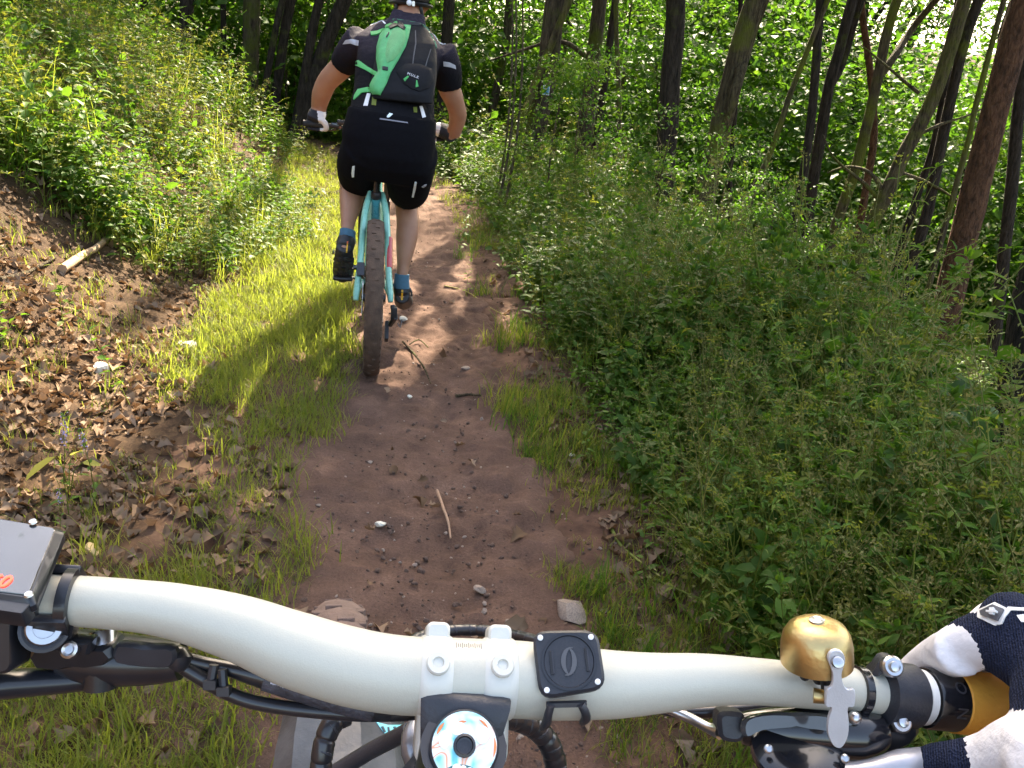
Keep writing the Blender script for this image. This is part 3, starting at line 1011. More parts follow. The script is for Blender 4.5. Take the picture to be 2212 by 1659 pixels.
for i in range(34):
    az = rng.uniform(R(-30), R(36)); rr = rng.uniform(17, 32)
    x, y = rr * math.sin(az), rr * math.cos(az)
    if abs(x - float(xc(y))) < 1.6: x += 3.5
    ctree(x, y, 'slender dark trunk far back in the wood, one of many', i % 4 if rng.random() < (.3 if R(19) < az < R(33) else .66) else None, rng.uniform(9.5, 13), rng.uniform(.75, 1.0), rng.uniform(.14, .3), B_dark if rng.random() < .6 else B_oak)
# trailside spots left empty; added crowns above shade the trail
for x, y in ((2.6, 7.0), (4.6, 5.0), (5.6, 10.5)):
    pass

# young understory trees: thin stem, layered sprays of leaves
SAPS = []
for i in range(5):
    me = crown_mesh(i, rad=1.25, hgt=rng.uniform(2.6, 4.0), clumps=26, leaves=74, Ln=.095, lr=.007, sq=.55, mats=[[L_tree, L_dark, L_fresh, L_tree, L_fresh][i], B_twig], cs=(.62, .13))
    SAPS.append(me)
SAPSTEM = MB().tube([Vector((0, 0, -.3)), Vector((.03, 0, 1)), Vector((-.04, .05, 2.2)), Vector((.06, 0, 3.6))], [.032, .026, .018, .008], 8, sub=3)
_sap_me = None
def sapling(x, y, k, sc, label, group='understory saplings'):
    global _sap_me
    z = float(HZ(x, y))
    r = thing('sapling', (x, y, z), label, 'young tree', group)
    if _sap_me is None:
        t = SAPSTEM.build('trunk', B_twig, None, sharp=80); _sap_me = t.data
        t.parent = r
    else:
        t = bpy.data.objects.new('trunk', _sap_me); COL.objects.link(t); t.parent = r
    c = bpy.data.objects.new('crown', SAPS[k]); COL.objects.link(c); c.parent = r
    c.location = (0, 0, 2.1)
    r.scale = (sc,) * 3
    r.rotation_euler = (rng.normal(.0, .05), rng.normal(.08, .06), rng.uniform(0, 6.28))
    return r
SAPKIND = ['leafy mid green sapling in the understory among the trunks', 'dark green leafy sapling in the understory among the trunks', 'fresh green sapling in the understory among the trunks',
           'leafy mid green sapling in the understory among the trunks', 'fresh green sapling in the understory among the trunks']
cnt = 0
while cnt < 56:
    az = rng.uniform(R(-16), R(36)); rr = rng.uniform(15, 27)
    x, y = rr * math.sin(az), rr * math.cos(az)
    uu = x - float(xc(y))
    if not (uu > 2.3 or (uu < -2.4 and y > 12)): continue
    k = int(rng.integers(0, 5))
    if rr < 15.5: continue
    if az > R(9) and rng.random() < .45: continue
    if az < 0 and rr < 19: continue
    sapling(x, y, k, rng.uniform(.75, 1.35) * (.62 if R(17) < az < R(33) else 1), SAPKIND[k])
    cnt += 1
for i in range(14):
    az = rng.uniform(R(-17), R(-1)); rr = rng.uniform(19, 27)
    k = int(rng.choice([2, 4, 0]))
    sapling(rr * math.sin(az), rr * math.cos(az), k, rng.uniform(.9, 1.4), SAPKIND[k])

# far wood: leaf clumps one cannot count
FAR = [clump([L_tree], 150, 2.0, 1.6, .17, groups=8), clump([L_fresh], 150, 2.0, 1.4, .17, groups=8), clump([L_dark], 150, 2.0, 1.6, .18, groups=8)]
P_, I_ = [], []
while len(P_) < 2300:
    az = rng.uniform(R(-40), R(46)); rr = rng.uniform(18, 38)
    z = rng.uniform(0, 1) ** 1.5 * (2.0 + rr * .27)
    x, y = rr * math.sin(az), rr * math.cos(az)
    zz = float(height(x, y)) + z
    el = math.atan2(zz - CAMZ, rr)
    if R(17) < az < R(32) and el > R(3.5) and rng.random() < .86: continue
    if el > R(14) and rng.random() < .6: continue
    P_.append((x, y, zz)); I_.append(int(rng.choice([0, 0, 1, 1, 2])))
while len(P_) < 3500:
    az = rng.uniform(R(0), R(46)); rr = rng.uniform(21, 40)
    x, y = rr * math.sin(az), rr * math.cos(az)
    P_.append((x, y, float(height(x, y)) + rng.uniform(0, 1) ** 1.2 * (3.2 if R(17) < az < R(33) else 6.0))); I_.append(int(rng.choice([0, 0, 1, 2, 2])))
scatter('far_wood', FAR, P_, rots(len(P_), .2), rng.uniform(.7, 1.35, len(P_)), I_, 'mass of green foliage of the far wood closing the view', 'foliage')

# ------------------------------------------------------------------ undergrowth
def polar(k, r0, r1, a0, a1):
    az = rng.uniform(R(a0), R(a1), k); rr = r0 * (r1 / r0) ** rng.uniform(0, 1, k)
    return rr * np.sin(az), rr * np.cos(az)

W_GREEN = [weed(.55, [L_fresh, L_stem, L_straw], .09), weed(.42, [L_fresh, L_stem, L_straw], .075, 7), weed(.6, [L_dark, L_stem, L_straw], .105, 9), weed(.5, [L_fresh, L_stem, L_straw], .09, 8, .55)]
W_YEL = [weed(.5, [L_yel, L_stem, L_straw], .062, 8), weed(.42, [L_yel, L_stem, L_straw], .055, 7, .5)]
BUSH = [bushlet([L_fresh, L_stem], .42, 7, 60, .052), bushlet([L_dark, L_stem], .5, 8, 64, .06), bushlet([L_fresh, L_stem], .34, 6, 56, .045), bushlet([L_dark, L_stem], .45, 6, 38, .085, .62)]
ROSE = [rosette([L_dark, L_stem]), rosette([L_fresh, L_stem], 7, .07)]
SEED = [seedgrass([L_grass, L_straw, L_straw]), seedgrass([L_grass, L_stem, L_straw], .62, 6, 8)]
STALK = [stalk([L_fresh, L_stem, L_straw]), stalk([L_yel, L_stem, L_straw], .65, 4), stalk([L_fresh, L_stem, L_grass], .9, 2)]
LONG = [tuft([L_grass], 26, .22, .55, .006, .05), tuft([L_fresh], 22, .18, .42, .006, .05)]

# right of the trail
kinds = W_GREEN + BUSH + ROSE + SEED + LONG + W_YEL + STALK      # 4 + 4 + 2 + 2 + 2 + 2 + 3
x, y = polar(30000, .75, 34, -22, 48)
u = x - xc(y)
edge = .66 + .16 * vnoise(x, y, 2.2, 11) + .10 * np.clip(2.2 - y, 0, 1)
keep = (u > edge) & (rng.uniform(0, 1, len(x)) < np.clip((u - edge) / .6 + .18, 0, 1) * np.where(y < 4, .8, 1) * np.where(u > 2.9 + .8 * vnoise(x, y, .5, 17), .3, 1))
x, y, u, edge = x[keep], y[keep], u[keep], edge[keep]
dens = vnoise(x, y, 1.1, 12) + .5
near = np.clip((4.5 - np.hypot(x, y)) / 3.5, 0, 1)
pk = rng.uniform(0, 1, len(x))
mix = vnoise(x, y, .8, 14)
a_ = .30 + .35 * mix; b_ = a_ + .34 - .24 * near - .25 * mix; c_ = b_ + .08; d_ = c_ + .02 + .06 * near; e_ = d_ + .02 + .04 * near
idx = np.where(pk < a_, rng.integers(0, 4, len(x)), np.where(pk < b_, rng.integers(4, 8, len(x)), np.where(pk < c_, rng.integers(8, 10, len(x)), np.where(pk < d_, rng.integers(10, 12, len(x)), np.where(pk < e_, rng.integers(12, 14, len(x)), np.where(pk < e_ + .12, rng.integers(14, 16, len(x)), rng.integers(16, 19, len(x))))))))
rr = np.hypot(x, y)
hs = np.where(u > 2.7, .5, 1) * (.85 + .6 * (vnoise(x, y, .9, 13) + .5)) * np.clip(.6 + (u - edge) * .6, .55, 1.2) * rng.uniform(.7, 1.25, len(x)) * np.clip(.8 + rr * .03, .8, 1.6)
hs = hs * np.where((np.arctan2(x, y) > R(27.5)) & (rr > 2.7) & (rr < 6.5), .5, 1)
z = HZ(x, y) - .02
scatter('undergrowth', kinds, np.stack([x, y, z], -1), rots(len(x), .16), hs, idx, 'dense green weeds, grasses and low bushes filling the slope right of the trail', 'undergrowth')

# left bank
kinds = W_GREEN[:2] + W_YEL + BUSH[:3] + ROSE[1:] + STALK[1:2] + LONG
x, y = polar(11500, 2.2, 30, -48, 2)
u = x - xc(y)
front = np.where(x > -2.6, 4.1 + 1.75 * (x + 2.6), 4.1 - .25 * (x + 2.6)) + 1.2 * vnoise(x, y, 1.4, 21)
front = np.maximum(front, 3.2)
q = rng.uniform(0, 1, len(x))
keep = (u < -.95 - .25 * vnoise(x, y, 1.5, 22) * 2) & ((y > front) | ((q < .025) & (u < -1.3))) & (vnoise(x, y, .9, 23) > -.14)
x, y, u = x[keep], y[keep], u[keep]
pk = rng.uniform(0, 1, len(x))
idx = np.where(pk < .34, rng.integers(0, 2, len(x)), np.where(pk < .68, rng.integers(2, 4, len(x)), np.where(pk < .82, rng.integers(4, 7, len(x)), np.where(pk < .86, 7, np.where(pk < .92, 8, rng.integers(9, 11, len(x)))))))
rr = np.hypot(x, y)
hs = 1.3 * np.clip(.5 + (-u - 1) * .4, .5, 1.0) * rng.uniform(.65, 1.2, len(x)) * np.clip(.75 + rr * .03, .8, 1.5)
scatter('bank_weeds', kinds, np.stack([x, y, HZ(x, y) - .02], -1), rots(len(x), .16), hs, idx, 'sunlit weeds and nettles covering the bank left of the trail', 'weeds')

# short grass on the verges
TUFT = [tuft([L_grass]), tuft([L_grass], 20, .04, .10), tuft([L_fresh], 20, .05, .12), tuft([L_grass], 30, .03, .07, .003, .05)]
x, y = polar(36000, .85, 20, -42, 26)
u = x - xc(y); th = trail_half(y)
left = (u < -th - .02 + .14 * vnoise(x, y, 3, 31)) & (u > -1.16 - .12 * np.clip(y - 4, 0, 4) + .4 * vnoise(x, y, 1.3, 32))
pl = np.clip(.95 - .98 * np.clip((3.9 - y) / 1.3, 0, 1) + .8 * vnoise(x, y, 2.3, 33), .04, 1)
pl = np.where(y < 1.5, np.maximum(pl, .22), pl)
right = (u > th + .0) & (u < th + .42 + .3 * vnoise(x, y, 2.1, 34))
spill = (u < -1.2) & (u > -2.2) & (y < 5) & (rng.uniform(0, 1, len(x)) < .05)
q = rng.uniform(0, 1, len(x))
keep = (left & (q < pl)) | (right & (q < np.clip(.30 + 1.1 * vnoise(x, y, 1.9, 35), .03, .8) * np.where(y < 2.4, .4, 1))) | spill
x, y = x[keep], y[keep]
idx = rng.integers(0, 4, len(x))
idx = np.where((x - xc(y) < 0) & (idx == 2), 1, idx)
scatter('verge_grass', TUFT, np.stack([x, y, HZ(x, y)], -1), rots(len(x), .1), rng.uniform(.6, 1.25, len(x)) * np.clip(.62 + .12 * y, .7, 1.3), idx, 'short yellow green grass along both edges of the trail', 'grass')

# dead leaves
DL = [deadleaf() for i in range(16)]
x, y = polar(84000, .8, 13, -50, 36)
u = x - xc(y)
q = rng.uniform(0, 1, len(x))
p = np.where(u < -1.02 + .3 * vnoise(x, y, 2.5, 42), 1.0, np.where(u < -.5, .05 + .16 * (y < 3), np.where(u < .5, .006, .2)))
p = p * np.clip(.75 + vnoise(x, y, 2.2, 41), .25, 1.2)
p = p * np.where(y < 1.5, .3, 1)
keep = q < p
x, y = x[keep], y[keep]
rt = rots(len(x), .45)
scatter('leaf_litter', DL, np.stack([x, y, HZ(x, y) + rng.uniform(-.008, .014, len(x))], -1), rt, rng.uniform(.6, 1.25, len(x)), rng.integers(0, 16, len(x)), 'brown fallen leaves littering the bank and the forest floor', 'leaf litter')

# gravel and crumbs of soil
M_stone = plain('pale_stone', S(150, 132, 118), .85, var=.35, scale=14, bump=.5, bscale=60)
M_soil = plain('soil_crumb', S(90, 70, 60), .95, var=.3, scale=20, bump=.5, bscale=90)
M_white = plain('white_stone', S(222, 216, 200), .8, var=.12, scale=30, bump=.5, bscale=80)
def rock_mesh(mat, flat=.6, seed=0):
    bm = bmesh.new(); bmesh.ops.create_icosphere(bm, subdivisions=2, radius=1)
    for v in bm.verts:
        nn = noise.noise(v.co * 1.1 + Vector((seed * 7.3, 0, 0)))
        v.co *= 1 + .55 * nn
        v.co.z *= flat
    for k in range(5):
        pl = Vector((rng.normal(), rng.normal(), rng.normal())).normalized()
        for v in bm.verts:
            dd = v.co.dot(pl) - .62
            if dd > 0: v.co -= pl * dd * .85
    me = bpy.data.meshes.new('stone'); bm.to_mesh(me); bm.free(); me.materials.append(mat)
    me.polygons.foreach_set('use_smooth', [True] * len(me.polygons)); me.set_sharp_from_angle(angle=R(28))
    return me
ROCK = [rock_mesh(M_soil, .6, 1), rock_mesh(M_soil, .5, 2), rock_mesh(M_stone, .5, 3), rock_mesh(M_soil, .7, 4), rock_mesh(M_stone, .6, 5)]
x, y = polar(9000, .8, 9, -40, 30)
u = x - xc(y)
keep = (np.abs(u) < trail_half(y) + .3)
x, y = x[keep], y[keep]
sz = np.exp(rng.normal(-5.5, .5, len(x)))
scatter('gravel', ROCK, np.stack([x, y, HZ(x, y) + sz * rng.uniform(-.35, .2, len(x))], -1), rots(len(x), .4), np.clip(sz, .002, .011), rng.choice([0, 1, 2, 3, 0, 1, 3, 0, 1, 3, 4, 3], len(x)), 'small stones and crumbs of soil on the dirt trail', 'gravel')

# single stones, sticks and leaves one can point at
def stone(px, py, size, mat, label, flat=.55):
    p = ground_at(px, py)
    o = link('stone', rock_mesh(mat, flat, px * .37))
    s = size
    o.location = p + Vector((0, 0, s * .2)); o.scale = (s, s * rng.uniform(.75, 1.0), s); o.rotation_euler = (rng.normal(0, .2), rng.normal(0, .2), rng.uniform(0, 6.28))
    tag(o, label, 'stone', 'single stones by the trail')
stone(821, 1135, .017, M_white, 'small angular white stone on the dirt in the middle of the trail')
stone(1038, 1277, .019, M_stone, 'pale grey flat stone on the trail just beyond the handlebar')
stone(218, 800, .045, M_white, 'largest pale white stone among the dead leaves on the left bank')
stone(331, 815, .035, M_stone, 'tan rounded stone right of the large white one on the left bank')
stone(405, 752, .05, M_white, 'white chip of rock at the border of leaf litter and grass')
stone(197, 1195, .03, plain('tan_stone', S(196, 168, 120), .8), 'round tan stone beside the bike display')
stone(1005, 797, .022, M_stone, 'pale stone near the right border of the trail behind the bike')
stone(885, 858, .014, M_white, 'small white pebble just behind the rear tyre of the leading bike')
stone(1235, 985, .016, M_white, 'small white pebble at the right border of the trail')
stone(800, 1000, .012, M_stone, 'little grey pebble in the middle of the shaded trail')
stone(1235, 1330, .055, M_stone, 'beige broken stone on the right border of the trail nearest the handlebar')
stone(870, 690, .026, M_white, 'white splinter of stone right below the gear of the leading bike')

def stick(pp, r, label, mat=None, cat='stick', name='stick'):
    P = [ground_at(px, py) + Vector((0, 0, r * .8)) for px, py in pp]
    mb = MB().tube(P, [r * (1 - .45 * i / (len(P) - 1)) for i in range(len(P))], 8, rough=.25, sub=4)
    o = mb.build(name, mat or B_twig, None, sharp=80)
    return tag(o, label, cat, None if cat != 'stick' else 'sticks lying about')
M_wood = plain('bleached_wood', S(168, 138, 108), .85, var=.3, scale=8, bump=.6, bscale=40)
stick([(944, 1062), (957, 1098), (968, 1130), (973, 1165)], .0055, 'thin crooked tan twig lying along the trail behind the stem', plain('twig_tan', S(160, 128, 104), .85))
stick([(870, 740), (893, 765), (915, 795), (930, 830)], .0065, 'dark curved root like stick right behind the leading bike')
stick([(985, 858), (1010, 855), (1040, 857)], .008, 'short dark stick across the trail near its right border')
stick([(885, 745), (905, 735), (925, 752)], .004, 'thin dark twig beside the leading bike')
stick([(380, 1060), (440, 1065), (505, 1072)], .008, 'slim grey twig lying across the grass left of the trail')
stick([(135, 590), (175, 562), (205, 545), (232, 522)], .026, 'bleached broken branch lying on the left bank', M_wood, 'branch', 'fallen_branch')
stick([(0, 608), (60, 592), (120, 560)], .012, 'thin dry branch on the left bank near the picture edge')
stick([(960, 618), (1010, 632), (1062, 668), (1110, 690)], .0045, 'pale bramble runner creeping out over the right edge of the trail', plain('bramble_runner', S(150, 138, 70), .7), 'runner', 'bramble_runner')
stick([(1320, 1145), (1340, 1180), (1380, 1215), (1420, 1245)], .006, 'green bramble runner in the weeds at the lower right', plain('green_runner', S(120, 128, 50), .6), 'runner', 'bramble_runner')

# single plants that stand out
def plantobj(me, p, sc, label, cat='plant', group=None, name='weed_plant', tilt=.08):
    o = link(name, me); o.location = p - Vector((0, 0, .01)); o.scale = (sc,) * 3; o.rotation_euler = (rng.normal(0, tilt), rng.normal(0, tilt), rng.uniform(0, 6.28))
    return tag(o, label, cat, group)
MINT = weed(.42, [L_fresh, L_stem, L_purple], .05, 6, .42, .05, flower=True)
plantobj(MINT, ground_at(150, 1120), .8, 'weed with small purple flowers on the leaf litter, left of the others', group='purple flowered weeds', name='flowering_weed')
plantobj(MINT, ground_at(215, 1090), .7, 'slanting purple flowered weed above the bike display', group='purple flowered weeds', name='flowering_weed', tilt=.3)
plantobj(MINT, ground_at(130, 1180), .45, 'low flowering weed right behind the top edge of the bike display', group='purple flowered weeds', name='flowering_weed')
_y = LB()
for tip, A, L_ in (((.03, -.02, .15), (.5, -.6, -.35), .105), ((-.05, .0, .11), (-.8, .2, -.1), .06), ((.01, .05, .12), (.2, .9, .0), .055)):
    _y.stem(np.array([(0, 0, -.01), (tip[0] * .4, tip[1] * .4, tip[2] * .7), tip]), .0022, .0015, 1)
    _y.leaves(T_RND, [tip], [A], [(.1, -.5, 1.)], L_, L_ * .48, 0)
YLF = _y.mesh('yellow_leafed_plant', [leafmat('yellow_leaf', [G(.30, .28, .05), G(.36, .33, .06)], (.5, .45, .08), tfac=.35), L_stem])
plantobj(YLF, ground_at(150, 1060), 1.0, 'plant with one large spotted yellow leaf on the left bank', name='yellow_leafed_plant')
BIGN = weed(.7, [L_fresh, L_stem, L_straw], .085, 10, .5)
HAZ = rosette([L_fresh, L_stem], 10, .11, .5)
for px, py, sc, lb in ((285, 880, .75, 'tall thin weed stalk rising from the leaf litter on the left'), (500, 600, .9, 'nettle with pale leaves at the corner of the bank'), (545, 590, .85, 'bright sunlit nettle at the edge of the grass verge'),
                       (470, 620, .8, 'nettle at the front of the sunlit clump on the bank'), (590, 560, .8, 'pale sunlit weed bending over the grass verge'), (420, 640, .7, 'lone weed standing in dead leaves before the clump'),
                       (1395, 1260, .55, 'weed with glossy oval leaves near the right border of the trail'), (1260, 1000, .5, 'spreading weed at the right border of the trail by a white pebble'),
                       (1330, 985, .6, 'leafy dead nettle beside the grass strip on the right'), (1660, 1240, .95, 'tall nettle in the middle of the weeds on the right'), (1870, 1290, .95, 'tall broad leafed nettle behind the brass bell'),
                       (1010, 640, .6, 'low leafy weed on the right edge beyond the bike'), (985, 560, .8, 'pale leafed weed hanging over the trail right of the rider')):
    plantobj(BIGN if sc > .72 else W_GREEN[1], ground_at(px, py), sc, lb, group='single weeds beside the trail', tilt=.15)
for px, py, sc, lb in ((2120, 900, 1.5, 'round leafed hazel shoot before the reddish pine, leaves lit from behind'), (2200, 860, 1.6, 'round leafed hazel shoot at the right edge, leaves lit from behind')):
    plantobj(HAZ, ground_at(px, py), sc, lb, 'shoot', 'hazel shoots at the right edge', 'hazel_shoot')
# hazel shoots reach into view: tall stems with big round leaves
HZL = weed(1.5, [leafmat('hazel_leaf', [G(.06, .14, .012), G(.09, .19, .016), G(.07, .16, .014)], (.35, .6, .02), tfac=.6), L_stem, L_straw], .14, 12, .75, .3, T=T_RND)
for x, y, sc, lb in ((1.85, 3.6, .85, 'tall hazel shoot with large glowing leaves, left of the pair at the right edge'), (2.1, 3.5, .95, 'taller hazel shoot with large glowing leaves cut by the right edge'), (2.0, 3.3, .75, 'lower hazel shoot under the glowing pair at the right edge')):
    plantobj(HZL, Vector((x, y, float(HZ(x, y)))), sc, lb, 'shoot', 'hazel shoots at the right edge', 'hazel_shoot')
for px, d, sc, k, lb in ((1180, 8.0, .42, 2, 'small fresh sapling in front of the tree with the blue sign'), (1240, 8.6, .5, 0, 'small green sapling just right of the tree with the blue sign'), (1420, 7.5, .45, 1, 'small dark sapling in front of the thick upright dark trunk'), (1560, 7.2, .4, 0, 'lowest small sapling, before the foot of the mossy double trunk'), (1290, 9.5, .5, 2, 'small fresh sapling between the branched trunk and the thin mossy pole'), (1690, 7.6, .45, 1, 'small dark sapling at the foot of the leaning group on the right')):
    q = ray(px, 400); q = CAM + q * d
    sapling(q.x, q.y, k, sc, lb, 'small saplings in the weeds')
for px, d in ((1098, 8.5), (1112, 8.7), (1090, 9.2)):
    a = PD(px, 330, d); b = PD(px + 16, -40, d * 1.02)
    f = Vector((a.x - .1, a.y, float(HZ(a.x, a.y)) - .1))
    o = MB().tube([f, a, (a + b) / 2 + Vector((.04, 0, 0)), b], [.016, .014, .012, .009], 7, sub=4, rough=.1).build('bare_stem', B_moss, None, sharp=80)
    tag(o, 'thin bare stem standing alone between the rider and the tree with the blue sign', 'stem', 'thin bare stems right of the rider')
# ------------------------------------------------------------------ the rider ahead and his bike
BH = R(11.0)                                                 # his bike points 11 degrees left of the view
BF = Vector((-math.sin(BH), math.cos(BH), 0)); BR = Vector((math.cos(BH), math.sin(BH), 0)); BZ = Vector((0, 0, 1))
_b = PY(800, 818, 3.78)
B0 = Vector((_b.x, 3.78, float(HZ(_b.x, 3.78)) - .004))
def rb(a, s, z):
    return B0 + BF * a + BR * s + BZ * z
def AY(a):
    return B0.y + BF.y * a

mint = plain('mint_paint', (.24, .60, .48), .28, var=.04, coat=.4)
teal = plain('teal_paint', (.045, .26, .31), .28, var=.05, coat=.4)
redp = plain('red_paint', (.55, .07, .08), .3, var=.05, coat=.3)
blk = plain('black_plastic', (.012, .012, .014), .45, var=.2)
blkg = plain('black_gloss', (.012, .012, .015), .16, var=.2, coat=.5)
rub = plain('black_rubber', (.016, .016, .017), .75, var=.25, bump=.3, bscale=300)
steel = plain('steel', (.55, .55, .56), .28, 1.0, var=.1)
dsteel = plain('dark_steel', (.12, .12, .13), .35, 1.0, var=.2)
tyrem = plain('dusty_tyre', S(84, 66, 54), .95, var=.35, scale=25, bump=.5, bscale=160)

bike = thing('mountain_bike', B0, 'mint and teal mountain bike ridden by the man ahead, seen from behind', 'bicycle')
def wheel(parent, c, axisR, fwd, Rw, tw, tread, rotor_side=-1, cass=False, name='wheel'):
    """tyre, rim and spokes; axisR points along the hub to the right"""
    X, Y, Z = fwd.normalized(), Vector((0, 0, 1)), axisR.normalized()
    Y = Z.cross(X) if Z.cross(X).z > 0 else X.cross(Z)
    t = MB()
    n = 88
    rings = []
    prof = [(-.30, -.020), (-.42, -.006), (-.5, .006), (-.43, .020), (-.25, .028), (0, .031), (.25, .028), (.43, .020), (.5, .006), (.42, -.006), (.30, -.020)]
    for i in range(n):
        a = 2 * math.pi * i / n
        k = .004 if i % 2 else -.0005
        ring = []
        for (w, h) in prof:
            hh = Rw - .031 + h + (k if h > .012 else 0)
            ring.append(c + (X * math.cos(a) + Y * math.sin(a)) * hh + Z * (w * tw))
        rings.append(ring)
    rings.append(rings[0])
    t.ring_loft(rings, 0, cap=False, closed=True)
    w = t.build('wheel', tread, parent, sharp=35) if False else None
    hub = MB().lathe([(.012, -.055), (.018, -.05), (.018, .05), (.012, .055)], c, Z, 14)
    w = hub.build(name, blk, parent)
    for i in range(46):
        a = 2 * math.pi * i / 46
        d_ = X * math.cos(a) + Y * math.sin(a)
        tt_ = X * -math.sin(a) + Y * math.cos(a)
        for q, hh in ((-.40, -.0125), (.40, -.0125)):
            t.box(c + d_ * (Rw + hh) + Z * (q * tw), tt_, Z, d_, .009, .006, .0045, .002)
        t.box(c + (X * math.cos(a + .07) + Y * math.sin(a + .07)) * (Rw - .001) + Z * (.10 * tw * (1 if i % 2 else -1)), tt_, Z, d_, .008, .010, .004, .002)
    t.build('tyre', tread, w, sharp=35)
    rr = []
    for i in range(64):
        a = 2 * math.pi * i / 64
        d = X * math.cos(a) + Y * math.sin(a)
        rr.append([c + d * (Rw - .052 + h) + Z * q for q, h in ((-.015, .004), (-.012, -.014), (.012, -.014), (.015, .004))])
    rr.append(rr[0])
    MB().ring_loft(rr, 0, cap=False).build('rim', blk, w)
    sp = MB()
    for i in range(32):
        a = 2 * math.pi * i / 32
        b_ = a + (.5 if i % 4 < 2 else -.5)
        s = 1 if i % 2 else -1
        sp.tube([c + (X * math.cos(b_) + Y * math.sin(b_)) * .02 + Z * (.03 * s), c + (X * math.cos(a) + Y * math.sin(a)) * (Rw - .065)], .0011, 4)
    sp.build('spokes', steel, w)
    if rotor_side:
        ro = MB()
        rs = []
        for i in range(40):
            a = 2 * math.pi * i / 40
            d = X * math.cos(a) + Y * math.sin(a)
            rs.append([c + d * q + Z * (rotor_side * .05 + e) for q, e in ((.075, -.001), (.092, -.001), (.092, .001), (.075, .001))])
        rs.append(rs[0])
        ro.ring_loft(rs, 0, cap=False)
        for i in range(6):
            a = 2 * math.pi * i / 6
            ro.tube([c + Z * rotor_side * .05 + (X * math.cos(a + .5) + Y * math.sin(a + .5)) * .02, c + Z * rotor_side * .05 + (X * math.cos(a) + Y * math.sin(a)) * .078], .003, 6)
        ro.build('brake_rotor', steel, w)
    if cass:
        cs = MB()
        for i in range(9):
            cs.lathe([(.03, 0), (.058 - .0045 * i, 0), (.058 - .0045 * i, .0018), (.03, .0018)], c + Z * (.026 + .0037 * i), Z, 26)
        cs.build('cassette', dsteel, w)
    return w

wheel(bike, rb(0, 0, .362), BR, BF, .362, .078, tyrem, -1, True)
wheel(bike, rb(1.18, 0, .362), BR, BF, .362, .07, tyrem, -1)
BB = rb(.44, 0, .345); STJ = rb(.29, 0, .80); HT1 = rb(.80, 0, .98); HT0 = rb(.86, 0, .85)
MB().tube([rb(.42, 0, .40), rb(.355, 0, .62), STJ], [.026, .021, .019], 14).build('seat_tube', teal, bike)
MB().tube([rb(.30, 0, .77), rb(.55, 0, .86), rb(.81, 0, .955)], [.022, .026, .03], 14, flat=(Vector((0, 0, 1)), .8)).build('top_tube', teal, bike)
MB().tube([rb(.47, 0, .36), rb(.66, 0, .62), rb(.84, 0, .87)], [.045, .045, .034], 16).build('down_tube', mint, bike)
MB().lathe([(.05, -.055), (.075, -.045), (.075, .045), (.05, .055)], BB, BR, 20).build('motor_housing', blk, bike)
MB().tube([HT0, HT1], [.028, .027], 16).build('head_tube', teal, bike)
for s in (-1, 1):
    MB().tube([rb(.34, .028 * s, .80), rb(.25, .052 * s, .71), rb(.10, .066 * s, .50), rb(.01, .078 * s, .385), rb(-.012, .080 * s, .35)], [.015, .0155, .0145, .015, .011], 10, flat=(Vector((0, 0, 1)), 1.35), sub=3).build('seat_stay', mint, bike)
    MB().tube([rb(.40, .045 * s, .36), rb(.2, .068 * s, .365), rb(0, .078 * s, .37)], [.017, .014, .012], 10, sub=2).build('chain_stay', mint, bike)
    lg = MB().tube([rb(1.185, .068 * s, .36), rb(1.12, .068 * s, .52), rb(1.04, .068 * s, .68)], [.019, .021, .022], 12)
    lg.build('fork_leg', blk, bike)
    MB().tube([rb(1.045, .068 * s, .67), rb(.985, .068 * s, .79)], [.018, .018], 12).build('fork_stanchion', dsteel, bike)
MB().tube([rb(.185, .0672, .612), rb(.128, .0688, .54), rb(.092, .0705, .487)], [.0172, .0168, .0168], 10, flat=(Vector((0, 0, 1)), 1.35), sub=3).build('stay_band', redp, bike)
MB().tube([rb(.985, -.085, .80), rb(.93, 0, .83), rb(.985, .085, .80)], [.026, .032, .026], 10, sub=3).build('fork_crown', blk, bike)
MB().tube([rb(.292, 0, .79), rb(.272, 0, .885), rb(.255, 0, .985)], [.0165, .0155, .0155], 14).build('seat_post', blkg, bike)
MB().lathe([(.023, -.016), (.025, -.012), (.025, .012), (.023, .016)], rb(.291, 0, .80), rb(.25, 0, 1) - rb(.30, 0, .78), 18).build('seat_clamp', blk, bike)
sd = MB()
sadrows = []
for a, w, z, h in ((.11, .030, 1.012, .018), (.13, .062, 1.016, .026), (.18, .070, 1.016, .03), (.24, .052, 1.012, .03), (.30, .030, 1.008, .028), (.36, .021, 1.004, .024), (.395, .012, .998, .014)):
    sadrows.append([rb(a + .06, w * math.cos(q), z + h * math.sin(q) * (1 if math.sin(q) > 0 else .75)) for q in [2 * math.pi * k / 16 for k in range(16)]])
sad = sd.ring_loft(sadrows).build('saddle', blk, bike, sharp=60)
for s in (-1, 1):
    MB().tube([rb(.14, .03 * s, .998), rb(.2, .022 * s, .975), rb(.3, .022 * s, .975), rb(.37, .01 * s, .99)], .0035, 6, sub=3).build('saddle_rail', steel, sad)
